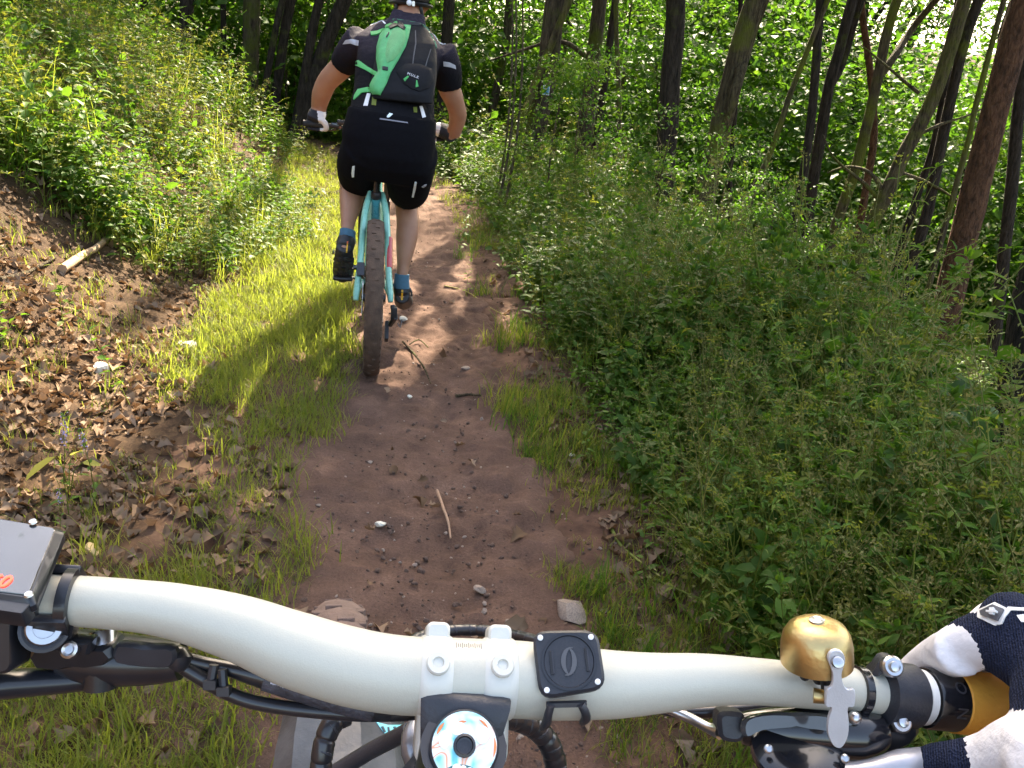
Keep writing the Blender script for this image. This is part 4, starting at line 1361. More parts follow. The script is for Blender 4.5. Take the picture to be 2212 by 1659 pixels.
# cranks: the left one back and a little up, the right one forward and down
cra = Vector((math.cos(R(195)), 0, math.sin(R(165)))) 
def crankend(s):
    d = (-.163, .045) if s < 0 else (.163, -.045)
    return rb(.44 + d[0], s * .082, .345 + d[1])
for s in (-1, 1):
    e = crankend(s)
    cr = MB().tube([rb(.44, s * .068, .345), (rb(.44, s * .074, .345) + e) / 2, e], [.018, .014, .013], 10).build('crank', blk, bike)
    pc = e + BR * (s * .065)
    pd = MB().box(pc, BF, BR, BZ, .048, .048, .008, .012).tube([e, pc], .007, 8)
    pd.build('pedal', blk, cr)
MB().lathe([(.045, .048), (.068, .048), (.070, .050), (.068, .052), (.045, .052)], rb(.44, 0, .345), BR, 36).build('chainring', dsteel, bike)
MB().tube([rb(.44, .05, .345 + .069), rb(.0, .05, .37 + .045)], .004, 6).tube([rb(.44, .05, .345 - .069), rb(.10, .05, .215)], .004, 6).build('chain', dsteel, bike)
dr = MB().box(rb(-.02, .098, .30), BF, BZ, BR, .022, .03, .014).tube([rb(-.01, .09, .335), rb(-.03, .104, .28), rb(.02, .085, .23)], [.011, .016, .012], 8)
dr = dr.build('rear_derailleur', blk, bike)
MB().box(rb(.045, .07, .19), BF * .8 + BZ * -.5, BZ * .8 + BF * .5, BR, .028, .05, .009).build('cage', blk, dr)
MB().tube([rb(-.02, .118, .25), rb(-.03, .13, .235), rb(-.02, .138, .27)], .003, 6, sub=3).build('gear_cable', dsteel, bike)
MB().box(rb(.065, -.062, .475), BF * .6 + BZ * .8, BR, BZ * .6 - BF * .8, .034, .018, .022).lathe([(.012, -.004), (.012, .012)], rb(.06, -.085, .49), -BR, 12).build('brake_caliper', blkg, bike)
# handlebar
hb = [rb(.865, -.385, 1.075), rb(.885, -.20, 1.07), rb(.905, -.07, 1.045), rb(.905, .07, 1.045), rb(.885, .20, 1.07), rb(.865, .385, 1.075)]
bar = MB().tube(hb, [.011, .011, .0165, .0165, .011, .011], 12, sub=4).build('handlebar', blk, bike)
MB().tube([rb(.80, 0, 1.0), rb(.905, 0, 1.045)], [.022, .021], 12).build('stem', blk, bike)
for s in (-1, 1):
    MB().tube([rb(.8655, s * .387, 1.075), rb(.8765, s * .26, 1.0725)], [.0165, .016], 14).build('grip', rub, bar)
    MB().box(rb(.89, s * .215, 1.075), BR, BF, BZ, .028, .016, .014).tube([rb(.905, s * .20, 1.06), rb(.945, s * .25, 1.045), rb(.945, s * .355, 1.04)], [.008, .006, .005], 8, sub=3).build('brake_lever', blkg, bar)
    MB().box(rb(.87, s * .19, 1.095), BR, BF, BZ, .022, .014, .012).build('shifter', blk, bar)
MB().box(rb(.86, .05, 1.085), BR, BF * .8 + BZ * .6, BZ * .8 - BF * .6, .03, .04, .008).build('display', blkg, bar)

# ---- the man
skin = None
def skinmat(name, base, red):
    m, nt, b, out = newmat(name)
    tc = nt.nodes.new('ShaderNodeTexCoord')
    no = N(nt, 'ShaderNodeTexNoise', Scale=14.0, Detail=6.0)
    nt.links.new(tc.outputs['Object'], no.inputs['Vector'])
    nt.links.new(ramp(nt, no.outputs['Fac'], [(.35, base), (.7, red)]), b.inputs['Base Color'])
    b.inputs['Roughness'].default_value = .52
    b.inputs['Subsurface Weight'].default_value = .12
    b.inputs['Subsurface Radius'].default_value = (.01, .004, .002)
    b.inputs['Subsurface Scale'].default_value = .5
    n2 = N(nt, 'ShaderNodeTexNoise', Scale=140.0, Detail=3.0)
    nt.links.new(tc.outputs['Object'], n2.inputs['Vector'])
    bp = N(nt, 'ShaderNodeBump', Strength=.25)
    bp.inputs['Distance'].default_value = .002
    nt.links.new(n2.outputs['Fac'], bp.inputs['Height']); nt.links.new(bp.outputs[0], b.inputs['Normal'])
    return m
skin = skinmat('skin', (.40, .205, .125), (.36, .165, .10))
hipc = PY(842, 300, AY(.24))
man = thing('person', B0 + BF * .25, 'man in black cycling kit riding ahead, seen from behind, hands on the bar', 'person')

def row(L, Rr, a, hd, n=28, grow=0.0, sq=.85):
    """one body cross-section: left and right silhouette in the photo at a plane a metres along his bike"""
    l, r = PY(*L, AY(a)), PY(*Rr, AY(a))
    c = (l + r) / 2; h = (r - l) / 2
    hx = h * (1 + grow / h.length)
    f = Vector((-h.y, h.x, 0)).normalized()
    out = []
    for k in range(n):
        t = 2 * math.pi * k / n
        cc, ss = math.cos(t), math.sin(t)
        cc = math.copysign(abs(cc) ** sq, cc); ss = math.copysign(abs(ss) ** sq, ss)
        out.append(c + hx * cc + f * (ss * (hd + grow)))
    return out
TORSO = [((750, 325), (931, 350), .275, .135), ((745, 285), (935, 312), .275, .14), ((752, 258), (936, 285), .28, .135), ((760, 228), (937, 258), .30, .13), ((767, 190), (936, 218), .37, .12),
         ((770, 148), (940, 176), .45, .125), ((776, 108), (948, 136), .53, .13), ((772, 78), (956, 106), .60, .11), ((800, 56), (938, 78), .65, .08), ((842, 40), (918, 54), .69, .062), ((851, 20), (915, 32), .73, .06)]
LARM = [((782, 84), .60, .074), ((760, 112), .645, .072), ((741, 141), .69, .064), ((722, 160), .72, .06), ((706, 178), .745, .056), ((695, 203), .79, .055), ((690, 225), .835, .047), ((688, 243), .865, .04)]
RARM = [((950, 110), .60, .074), ((964, 146), .635, .07), ((970, 188), .675, .062), ((977, 206), .70, .058), ((983, 224), .735, .053), ((989, 248), .79, .052), ((985, 272), .83, .045), ((980, 293), .86, .037)]
LLEG = [((798, 318), .27, .115), ((775, 362), .44, .105), ((765, 392), .58, .082), ((762, 404), .52, .070), ((760, 425), .45, .066), ((757, 447), .39, .057), ((753, 472), .33, .043), ((750, 500), .275, .034), ((748, 520), .25, .035)]
RLEG = [((888, 330), .29, .115), ((885, 385), .50, .102), ((879, 425), .68, .078), ((877, 441), .655, .062), ((881, 478), .60, .064), ((879, 510), .565, .062), ((875, 545), .53, .05), ((871, 575), .51, .036), ((868, 600), .495, .033), ((866, 620), .50, .034)]
def limb(mb, L, grow=0.0, lo=0, hi=None, n=18):
    q = L[lo:hi]
    mb.tube([PY(*p, AY(a)) for p, a, r in q], [r + grow for p, a, r in q], n, sub=3)
HEADC = PY(888, 0, AY(.80))
lean = (PY(887, -12, AY(.80)) - PY(882, 36, AY(.72))).normalized()
body = MB()
body.ring_loft([row(*t, grow=-.012) for t in TORSO])
for L in (LARM, RARM, LLEG, RLEG): limb(body, L, -.004)
body.tube([PY(882, 46, AY(.70)), PY(884, 25, AY(.74)), PY(886, 5, AY(.785))], [.062, .062, .066], 18)
body.sphere(HEADC + Vector((0, .01, .0)), (.078, .098, .118), 22)
face = HEADC + BF * .085
body.sphere(face + Vector((0, 0, -.055)), (.052, .045, .06), 14)          # jaw
body.sphere(face + BF * .022 + Vector((0, 0, -.01)), (.014, .02, .026), 10)  # nose
for s in (-1, 1):
    body.sphere(HEADC + BR * (.082 * s) + BZ * -.012 - BF * .002, (.012, .022, .033), 10)   # ears
    body.sphere(face + BR * (.03 * s) + BZ * .005, (.02, .012, .012), 8)
# hands: palm on the grip, four fingers closed round it, thumb underneath
def hand(mb, s, grow=0.0):
    g = rb(.871, s * .325, 1.074)
    bd = (rb(.8655, s * .387, 1.075) - rb(.8765, s * .26, 1.0725)).normalized() * s
    bd = BR * s
    wr = PY(*(LARM if s < 0 else RARM)[-1][0], AY((LARM if s < 0 else RARM)[-1][1]))
    back = g - BF * .012 + BZ * .030
    mb.tube([wr, (wr + back) / 2 + BZ * .004, back, g + BF * .018 + BZ * .030], [.036 + grow, .036 + grow, .034 + grow, .022 + grow], 14, flat=(BR, 1.25), sub=2)
    for i in range(4):
        o = bd * (.034 - .0225 * i)
        ln = (1.0, 1.08, 1.02, .85)[3 - i]
        mb.tube([g + o + BZ * .028 + BF * .004, g + o + BF * (.030 * ln) + BZ * .018, g + o + BF * (.034 * ln) - BZ * .012, g + o + BF * .012 - BZ * .026 * ln, g + o - BF * .006 - BZ * .024], [.0105 + grow, .0105 + grow, .0095 + grow, .0085 + grow, .0075 + grow], 8, sub=3)
    mb.tube([back - bd * .02, g - bd * .048 - BF * .012 + BZ * .012, g - bd * .058 + BF * .004 - BZ * .016, g - bd * .046 + BF * .022 - BZ * .026], [.016 + grow, .0145 + grow, .012 + grow, .0095 + grow], 10, sub=3)
for s in (-1, 1): hand(body, s)
# feet
def foot(mb, heel, ankle, ball, toe, grow=0.0):
    mb.tube([ankle, (ankle + heel) / 2 + (ball - heel) * .12, heel + (ball - heel) * .1], [.036 + grow, .04 + grow, .034 + grow], 14, sub=2)
    mb.tube([heel, heel + (ball - heel) * .45, ball, toe], [.033 + grow, .041 + grow, .046 + grow, .026 + grow], 16, sub=3)
LF = dict(ankle=PY(749, 512, AY(.25)), heel=PY(744, 532, AY(.19)), ball=PY(742, 585, AY(.27)), toe=PY(739, 598, AY(.33)))
RF = dict(ankle=PY(867, 612, AY(.50)), heel=PY(868, 640, AY(.46)), ball=PY(872, 649, AY(.62)), toe=PY(874, 648, AY(.69)))
foot(body, grow=-.006, **LF); foot(body, grow=-.006, **RF)
fuse('body', body, skin, man, .0085, 4)

# jersey: upper part in fine mesh, sleeves with a grey band
def jerseymat():
    m, nt, b, out = newmat('jersey_cloth')
    geo = nt.nodes.new('ShaderNodeNewGeometry')
    sep = nt.nodes.new('ShaderNodeSeparateXYZ')
    nt.links.new(geo.outputs['Position'], sep.inputs[0])
    vo = N(nt, 'ShaderNodeTexBrick', Scale=48.0)
    vo.offset = .5
    vo.inputs['Color1'].default_value = (.036, .028, .042, 1); vo.inputs['Color2'].default_value = (.05, .04, .058, 1)
    vo.inputs['Mortar'].default_value = (.012, .011, .014, 1)
    vo.inputs['Mortar Size'].default_value = .028; vo.inputs['Brick Width'].default_value = .52; vo.inputs['Row Height'].default_value = .32
    cmb = nt.nodes.new('ShaderNodeCombineXYZ')
    nt.links.new(sep.outputs['X'], cmb.inputs['X']); nt.links.new(sep.outputs['Z'], cmb.inputs['Y'])
    nt.links.new(cmb.outputs[0], vo.inputs['Vector'])
    mr = N(nt, 'ShaderNodeMapRange')
    mr.inputs['From Min'].default_value = ZMESH; mr.inputs['From Max'].default_value = ZMESH + .16
    nt.links.new(sep.outputs['Z'], mr.inputs['Value'])
    mx = N(nt, 'ShaderNodeMix', data_type='RGBA')
    nt.links.new(mr.outputs[0], mx.inputs[0])
    mx.inputs[6].default_value = (.007, .007, .009, 1)
    nt.links.new(vo.outputs['Color'], mx.inputs[7])
    nt.links.new(mx.outputs[2], b.inputs['Base Color'])
    b.inputs['Roughness'].default_value = .8
    b.inputs['Specular IOR Level'].default_value = .1
    n2 = N(nt, 'ShaderNodeTexNoise', Scale=16.0, Detail=3.0)
    nt.links.new(geo.outputs['Position'], n2.inputs['Vector'])
    bp = N(nt, 'ShaderNodeBump', Strength=.6); bp.inputs['Distance'].default_value = .02
    nt.links.new(n2.outputs['Fac'], bp.inputs['Height']); nt.links.new(bp.outputs[0], b.inputs['Normal'])
    return m
ZMESH = PY(850, 150, AY(.5)).z
jm = jerseymat()
jb = MB()
jb.ring_loft([row(*t, grow=.004) for t in TORSO[2:-1]] + [row(*TORSO[-1], grow=.006)])
for L in (LARM, RARM): limb(jb, L, .006, 0, 3)
jersey = fuse('jersey', jb, jm, man, .0085, 3)
shortm = plain('black_shorts_cloth', (.0055, .0055, .0075), .9, var=.2, spec=.08, bump=.7, bscale=22)
sb_ = MB()
sb_.ring_loft([row(*t, grow=.012) for t in [((757, 380), (924, 404), .33, .09), ((750, 352), (931, 378), .29, .12)] + TORSO[:4]])
def hem(L, k): return [PY(*p, AY(a)) for p, a, r in L[:k]], [r for p, a, r in L[:k]]
sb_.tube([PY(798, 318, AY(.26)), PY(783, 350, AY(.33)), PY(778, 374, AY(.43)), PY(777, 380, AY(.50))], [.13, .122, .112, .102], 22, sub=3)
sb_.tube([PY(888, 330, AY(.27)), PY(885, 368, AY(.36)), PY(883, 394, AY(.47)), PY(882, 411, AY(.58))], [.13, .12, .113, .106], 22, sub=3)
shorts = fuse('shorts', sb_, shortm, man, .0085, 9)
# gloves, socks, shoes
glm = plain('glove_black', (.012, .012, .018), .8, var=.2, weave=.3)
glw = plain('glove_white', (.72, .72, .74), .75, var=.06)
for s in (-1, 1):
    g = MB(); hand(g, s, .0025)
    gc = rb(.871, s * .325, 1.074)
    def pk(c, s=s, gc=gc):
        d = c - gc
        return 1 if (d.dot(BR * s) < (-.020 if s < 0 else .0) + .15 * d.z) and d.dot(BF) < .02 else 0
    fuse('glove', g, [glm, glw], man, .005, 3, pick=pk)
sockm = plain('blue_sock', (.055, .15, .22), .9, var=.1, weave=.3)
MB().tube([PY(751.5, 499, AY(.275)), PY(750.5, 505, AY(.268)), PY(749, 524, AY(.25))], [.0395, .039, .043], 18, sub=2).build('sock', sockm, man)
MB().tube([PY(868.5, 592, AY(.497)), PY(868, 600, AY(.495)), PY(867, 622, AY(.49))], [.039, .0385, .043], 18, sub=2).build('sock', sockm, man)
shoem = plain('shoe_black', (.014, .014, .016), .5, var=.2, bump=.2)
solem = plain('shoe_sole', (.02, .018, .017), .6, var=.4, bump=.6, bscale=60)
yel = plain('yellow_strip', (.8, .42, .02), .5)
orgm = plain('orange_strip', (.7, .12, .02), .5)
chrome = plain('bright_buckle', (.85, .85, .86), .12, 1.0)
for k, F in enumerate((LF, RF)):
    m = MB(); foot(m, grow=.006, **F)
    sh = fuse('shoe', m, shoem, man, .007, 3)
    hd = F['heel']; tb = (F['ball'] - F['heel']).normalized()
    bv = bvh_of(sh)
    if k == 0:
        patch('heel_strip', [(749, 526), (752, 526), (750, 546), (747, 546)], bv, yel, sh, .001, 0, 3)
        patch('heel_tab', [(749.3, 522), (752.4, 522), (752, 527), (749, 527)], bv, orgm, sh, .0012, 0, 3)
        patch('sole', [(722, 556), (766, 556), (764, 580), (758, 600), (745, 606), (730, 604), (720, 590)], bv, solem, sh, .004, .002, 5)
        for cx_, cy_ in ((732, 566), (744, 563), (755, 566), (728, 580), (742, 578), (756, 580), (735, 592), (750, 592)):
            patch('lug', [(cx_ - 4, cy_ - 2.6), (cx_ + 4, cy_ - 2), (cx_ + 3.5, cy_ + 2.6), (cx_ - 3.5, cy_ + 2.6)], bv, dsteel, sh, .009, .001, 3)
        MB().lathe([(.008, 0), (.012, .003), (.012, .008), (.004, .011)], PY(722, 545, AY(.23)), Vector((-1, -.4, .2)), 14).build('buckle', chrome, sh)
    else:
        patch('heel_strip', [(867, 626), (871, 626), (870, 648), (866, 648)], bv, yel, sh, .001, 0, 3)
        MB().tube([PY(885, 622, AY(.5)), PY(889, 632, AY(.5)), PY(889, 640, AY(.5))], .006, 8).build('buckle', dsteel, sh)

# reflective trims and sewn details
refl = plain('reflective_film', (.78, .90, .95), .3, var=.04, spec=.8)
greyb = plain('grey_band', (.42, .42, .46), .6, var=.08)
whitet = plain('white_trim', (.75, .75, .78), .6, var=.06)
olive = plain('olive_trim', (.16, .19, .03), .7)
bj, bs = bvh_of(jersey), bvh_of(shorts)
def zc(pts, ox=608.3, s=.2667, oy=0): return [(ox + x * s, oy + y * s) for x, y in pts]
patch('sleeve_band', zc([(520, 325), (560, 318), (625, 328), (620, 372), (560, 352), (495, 360)]), bj, greyb, jersey, .002, .001, 4)
patch('sleeve_band', zc([(1310, 498), (1360, 505), (1405, 528), (1412, 560), (1370, 545), (1312, 536)]), bj, greyb, jersey, .002, .001, 4)
patch('shoulder_piping', zc([(690, 170), (740, 142), (800, 145), (845, 190), (836, 196), (795, 156), (742, 152), (695, 180)]), bj, whitet, jersey, .002, .001, 3)
patch('shoulder_piping', zc([(1238, 250), (1262, 258), (1305, 300), (1330, 350), (1318, 352), (1290, 310), (1240, 268)]), bj, whitet, jersey, .002, .001, 3)
patch('hem_tape', zc([(692, 757), (722, 757), (697, 858), (662, 858)]), bj, whitet, jersey, .002, .001, 4)
patch('hem_tape', zc([(1116, 860), (1140, 860), (1168, 948), (1140, 955)]), bj, whitet, jersey, .002, .001, 4)
patch('olive_tab', zc([(735, 780), (772, 780), (765, 855), (728, 850)]), bj, olive, jersey, .002, .001, 4)
patch('olive_tab', zc([(1066, 868), (1096, 868), (1098, 912), (1070, 910)]), bj, olive, jersey, .002, .001, 4)
patch('back_reflector', zc([(852, 945), (905, 885), (926, 895), (920, 912), (872, 952), (856, 954)]), bs, refl, shorts, .004, .001, 3)
patch('pocket_piping', zc([(797, 957), (1020, 990), (1024, 1000), (795, 968)]), bs, plain('piping', (.22, .22, .26), .6), shorts, .003, .001, 3)
patch('leg_reflector', zc([(575, 1345), (593, 1343), (590, 1390), (588, 1432), (572, 1434), (568, 1400)]), bs, refl, shorts, .003, .001, 3)
patch('leg_reflector', zc([(1078, 1472), (1094, 1474), (1086, 1530), (1068, 1596), (1054, 1594), (1066, 1530)]), bs, refl, shorts, .003, .001, 3)
patch('logo', zc([(1134, 1512), (1160, 1494), (1174, 1492), (1168, 1506), (1148, 1518)]), bs, greyb, shorts, .003, .001, 3)

# helmet
helm = thing('helmet', HEADC, 'green and black bicycle helmet on the head of the man ahead', 'helmet')
hm = MB()
shell = []
for i in range(9):
    th = R(4 + 106 * i / 8)
    shell.append([HEADC + BZ * (.035 + .135 * math.cos(th) * 1.0) + BR * (.112 * math.sin(th) * math.cos(q)) + BF * (.145 * math.sin(th) * math.sin(q) * (1.05) - .012) for q in [2 * math.pi * k / 26 for k in range(26)]])
hm.ring_loft(shell)
lime = plain('lime_shell', (.22, .46, .03), .3, var=.06, coat=.4)
hs_ = hm.build('shell', blk, helm, sharp=70)
for q in (-60, -28, 28, 60, 100, 150, 210, 260):
    P1 = []
    for i in range(7):
        th = R(20 + 74 * i / 6); qq = R(q - 90) + .12 * i / 6
        P1.append(HEADC + BZ * (.035 + .14 * math.cos(th)) + BR * (.116 * math.sin(th) * math.cos(qq)) + BF * (.15 * math.sin(th) * math.sin(qq) * 1.05 - .012))
    MB().tube(P1, [.008, .013, .015, .015, .014, .013, .010], 8, sub=2).build('rib', lime if q != 28 else blk, helm)
MB().tube([HEADC + BZ * -.022 + BR * (.100 * math.cos(R(a))) + BF * (.118 * math.sin(R(a)) - .01) for a in range(180, 361, 15)], .012, 8, sub=2).build('retention_band', blk, helm)
MB().sphere(PY(884, 6, AY(.64)), (.014, .008, .014), 12, axes=(BR, BF, BZ)).build('dial', plain('white_dial', (.85, .87, .9), .3), helm)
MB().box(PY(893, 8, AY(.645)), BR, BZ, BF, .007, .012, .004).build('dial_clip', steel, helm)
for s, px0, px1 in ((-1, 858, 850), (1, 902, 914)):
    MB().tube([PY(px0, -6, AY(.70)), PY((px0 + px1) / 2 + 1, 18, AY(.70)), PY(px1, 44, AY(.715))], .0085, 8, flat=(BF, .3), sub=3).build('strap', blk, helm)
patch('lime_arc', [(925, -14), (933, -8), (938, 2), (934, 15), (925, 18), (914, 10), (912, 4), (924, 9), (929, 2)], bvh_of(hs_), lime, helm, .012, .002, 3)

# backpack
bp_ = thing('backpack', PY(880, 140, AY(.40)), 'black and green hydration backpack worn by the man ahead', 'backpack')
packm = plain('pack_black', (.011, .0115, .014), .7, var=.2, spec=.15, bump=.8, bscale=18)
pg = plain('pack_green', (.08, .44, .16), .55, var=.12, scale=25, bump=.7, bscale=40)
pgl = plain('pack_green_mesh', (.14, .42, .17), .7, var=.10, scale=40, weave=.3, wscale=500)
pgs = plain('strap_green', (.05, .42, .11), .5, var=.08)
PACK = [((850, 41), (912, 51), .585, .03), ((834, 54), (926, 66), .545, .055), ((816, 86), (942, 97), .455, .075), ((811, 126), (944, 134), .375, .085), ((804, 163), (943, 172), .31, .08), ((799, 196), (938, 206), .25, .065), ((806, 214), (934, 226), .225, .04)]
pm = MB().ring_loft([row(*t, sq=.8) for t in PACK])
pack = fuse('pack_bag', pm, packm, bp_, .007, 3)
pb_ = bvh_of(pack)
green = patch('green_pocket', zc([(850, 222), (890, 205), (960, 205), (1048, 212), (1030, 300), (1008, 375), (945, 490), (885, 590), (850, 680), (800, 772), (722, 762), (722, 690), (745, 640), (785, 580), (772, 480), (776, 385), (800, 290)]), pb_, pg, bp_, .006, .022, 5, soft=16, wrinkle=.006)
gb = bvh_of(green)
patch('mesh_panel', zc([(905, 235), (960, 228), (1000, 255), (1000, 340), (960, 420), (900, 490), (852, 508), (842, 440), (856, 350)]), gb, pgl, green, .003, .008, 5, soft=14, wrinkle=.003)
patch('green_zip', zc([(846, 300), (868, 262), (874, 268), (852, 308)]), gb, blk, green, .004, .001, 3)
patch('top_panel', zc([(900, 142), (960, 136), (1040, 146), (1120, 176), (1160, 205), (1100, 210), (1000, 205), (930, 190), (880, 195)]), pb_, plain('pack_grey', (.03, .033, .038), .8, spec=.2, bump=.5, bscale=30), bp_, .004, .006, 4)
patch('top_piping', zc([(890, 145), (960, 128), (1040, 136), (1130, 170), (1200, 225), (1240, 300), (1260, 390), (1252, 392), (1230, 305), (1192, 234), (1125, 180), (1038, 146), (960, 138), (895, 153)]), pb_, plain('piping_green', (.10, .32, .18), .6), bp_, .005, .002, 3)
patch('seam_piping', zc([(1080, 250), (1088, 250), (1092, 350), (1075, 450), (1062, 560), (1054, 560), (1066, 450), (1082, 350)]), pb_, plain('seam_grey', (.07, .07, .075), .6), bp_, .003, .002, 3)
patch('seam_piping', zc([(1205, 400), (1211, 402), (1180, 500), (1140, 650), (1133, 648), (1172, 500)]), pb_, bpy.data.materials['seam_grey'], bp_, .003, .002, 3)
patch('lower_pouch', zc([(930, 580), (1000, 520), (1120, 520), (1215, 560), (1232, 640), (1190, 715), (1120, 742), (1050, 720), (985, 672)]), pb_, packm, bp_, .004, .013, 5, soft=16)
allp = bvh_of(*[o for o in bp_.children])
patch('zip_pull', zc([(988, 640), (1024, 614), (1032, 622), (1000, 660)]), allp, pgs, bp_, .003, .001, 3)
patch('zip_pull', zc([(1090, 652), (1098, 652), (1110, 700), (1086, 708)]), allp, pgs, bp_, .003, .001, 3)
patch('compression_strap', zc([(598, 500), (628, 490), (700, 545), (775, 585), (765, 618), (690, 575), (600, 530)]), bvh_of(jersey, pack), pgs, bp_, .004, .004, 4)
patch('hip_strap', zc([(620, 725), (700, 708), (722, 712), (722, 745), (650, 752), (610, 790), (585, 810), (590, 775)]), bvh_of(jersey, pack), pgs, bp_, .004, .004, 4)
patch('strap_end', zc([(722, 262), (770, 258), (832, 232), (822, 262), (770, 286), (725, 290)]), bvh_of(jersey, pack), pgs, bp_, .006, .003, 4)
patch('shoulder_strap', zc([(835, 215), (880, 196), (935, 178), (940, 196), (900, 215), (845, 228)]), allp, pgs, bp_, .006, .003, 4)
patch('buckle', zc([(920, 185), (975, 190), (1000, 235), (985, 250), (940, 215), (880, 240), (870, 225)]), allp, blk, bp_, .008, .003, 4)
patch('buckle', zc([(820, 540), (860, 545), (858, 572), (818, 568)]), gb, blk, bp_, .006, .003, 3)
h = allp.ray_cast(CAM, ray(608.3 + 1066 * .2667, 616 * .2667).normalized())
if h[0] is not None:
    nn = h[1] if h[1].dot(FWD) < 0 else -h[1]
    X = (RT * .93 - UP * .36); X = (X - nn * nn.dot(X)).normalized()
    text_on('lettering', 'M.U.L.E.', h[0] + nn * .004, X, nn.cross(X), .017, whitet, bp_)
# ------------------------------------------------------------------ the bike the photo is taken from
SH = R(13.6)
SF = Vector((-math.sin(SH), math.cos(SH), 0)); SR = Vector((math.cos(SH), math.sin(SH), 0))
AXL = Vector((-.147, .705, .372 + float(HZ(-.147, .705))))
own = thing('mountain_bike', Vector((-.13, .6, 0)), 'bike in the foreground with a pale champagne handlebar and brass bell', 'bicycle')
barm = plain('champagne_paint', (.56, .54, .455), .44, .1, var=.02, scale=700, bump=.08, bscale=1500, coat=0.0)
stemm = plain('pale_stem', (.66, .645, .58), .42, .1, var=.03, bump=.05, bscale=900, coat=.2)
ano = plain('black_anodised', (.016, .017, .022), .3, var=.2, coat=.25)
satin = plain('satin_black', (.028, .03, .038), .42, var=.2, bump=.12, bscale=600)
lever_m = plain('dark_grey_lever', (.045, .046, .055), .38, .3, var=.2)
hose_m = plain('cable_black', (.02, .02, .024), .3, var=.2, coat=.3)
grey_p = plain('smoky_plastic', (.055, .058, .062), .4, var=.5, scale=28, bump=.3, bscale=60, coat=.2)

BAR = [(-60, 1292, .362, .0111), (30, 1293, .366, .0111), (160, 1298, .371, .0111), (300, 1309, .373, .0114), (400, 1325, .3745, .0125), (520, 1358, .376, .0146), (640, 1404, .379, .0168), (760, 1440, .382, .0174), (860, 1457, .385, .0175),
       (960, 1461, .388, .0175), (1100, 1466, .392, .0175), (1200, 1473, .396, .0173), (1320, 1478, .401, .0158), (1420, 1475, .406, .0141), (1520, 1469, .411, .0126), (1620, 1471, .417, .0114), (1740, 1481, .423, .0111), (1880, 1494, .430, .0111), (2010, 1508, .437, .0111), (2140, 1522, .444, .0111), (2420, 1556, .458, .0111)]
bar_pts = [PD(x, y, d) for x, y, d, r in BAR]
bar_r = [r for *_, r in BAR]
hbar = MB().tube(bar_pts, bar_r, 28, sub=6).build('handlebar', barm, own, sharp=80)
_bx = [b[0] for b in BAR]
def on_bar(px, ang=0.0, lift=0.0):
    """point on the bar's axis (or its surface) at photo column px, with the bar's direction and radius"""
    y = np.interp(px, _bx, [b[1] for b in BAR]); d = np.interp(px, _bx, [b[2] for b in BAR]); r = np.interp(px, _bx, bar_r)
    p = PD(px, y, d)
    q = PD(px + 8, np.interp(px + 8, _bx, [b[1] for b in BAR]), np.interp(px + 8, _bx, [b[2] for b in BAR]))
    t = (q - p).normalized()
    toc = (CAM - p); toc = (toc - t * toc.dot(t)).normalized()          # facing the camera
    upv = t.cross(toc) * -1
    if upv.dot(UP) < 0: upv = -upv
    return p, t, toc, upv, r
def band(px0, px1, grow, mat, name, parent, n=32, prof=None):
    a, t, *_ = on_bar(px0); b, *_x = on_bar(px1)
    ax = (b - a); L_ = ax.length
    r = on_bar((px0 + px1) / 2)[4]
    pr = prof or [(r + .0002, 0), (r + grow, L_ * .08), (r + grow, L_ * .92), (r + .0002, L_)]
    return MB().lathe(pr, a, ax, n).build(name, mat, parent, sharp=35)

# stem: body, two clamp arms over the bar, bolts
capc = PD(1003, 1612, .356)
steer = (SF * -.4226 + Vector((0, 0, .906))).normalized()
toc0 = (CAM - capc).normalized()
capn = (steer * .75 + toc0 * .6).normalized()
pm_, tm_, cm_, um_, rm_ = on_bar(1003)
sx, sy, sz = frame_from(cm_, tm_)
stem = MB().prism(rrect(.021, .020, .008), pm_ - um_ * .020 - cm_ * .006, tm_, um_, cm_, -.016, .014, .003).build('stem', stemm, own, sharp=50)
for x0, x1 in ((905, 972), (1038, 1108)):
    a, b = on_bar(x0)[0], on_bar(x1)[0]
    w = (b - a).length
    MB().lathe([(.0176, 0), (.0182, .001), (.0190, .004), (.0190, w - .004), (.0182, w - .001), (.0176, w)], a, b - a, 40).build('clamp', stemm, stem, sharp=35)
    p, t, toc, upv, r = on_bar((x0 + x1) / 2)
    bc = p + (toc * .96 + upv * .28).normalized() * .0184
    bn = (toc * .96 + upv * .28).normalized()
    MB().lathe([(.0052, -.004), (.0054, .0018), (.0048, .0026), (.0026, .0026), (.0022, .0014)], bc, bn, 20).build('bolt', stemm, stem, sharp=35)
    bc2 = p + (upv * .97 - toc * .05).normalized() * .019
    MB().box(bc2, t, upv, toc, .0055, .005, .008, .003).build('clamp_ear', stemm, stem)
# fine ruler print on the bar between the clamps
p, t, toc, upv, r = on_bar(1003)
pr = MB()
for i in range(13):
    q = on_bar(978 + i * 4.4)
    nn = (q[2] * .62 + q[3] * .79).normalized()
    sd_ = nn.cross(q[1])
    pr.box(q[0] + nn * (q[4] + .0001), q[1], sd_, nn, .00022, .0012 if i % 3 else .0019, .0001, .00005)
pr.build('ruler_print', plain('print_grey', (.2, .2, .2), .6), hbar)
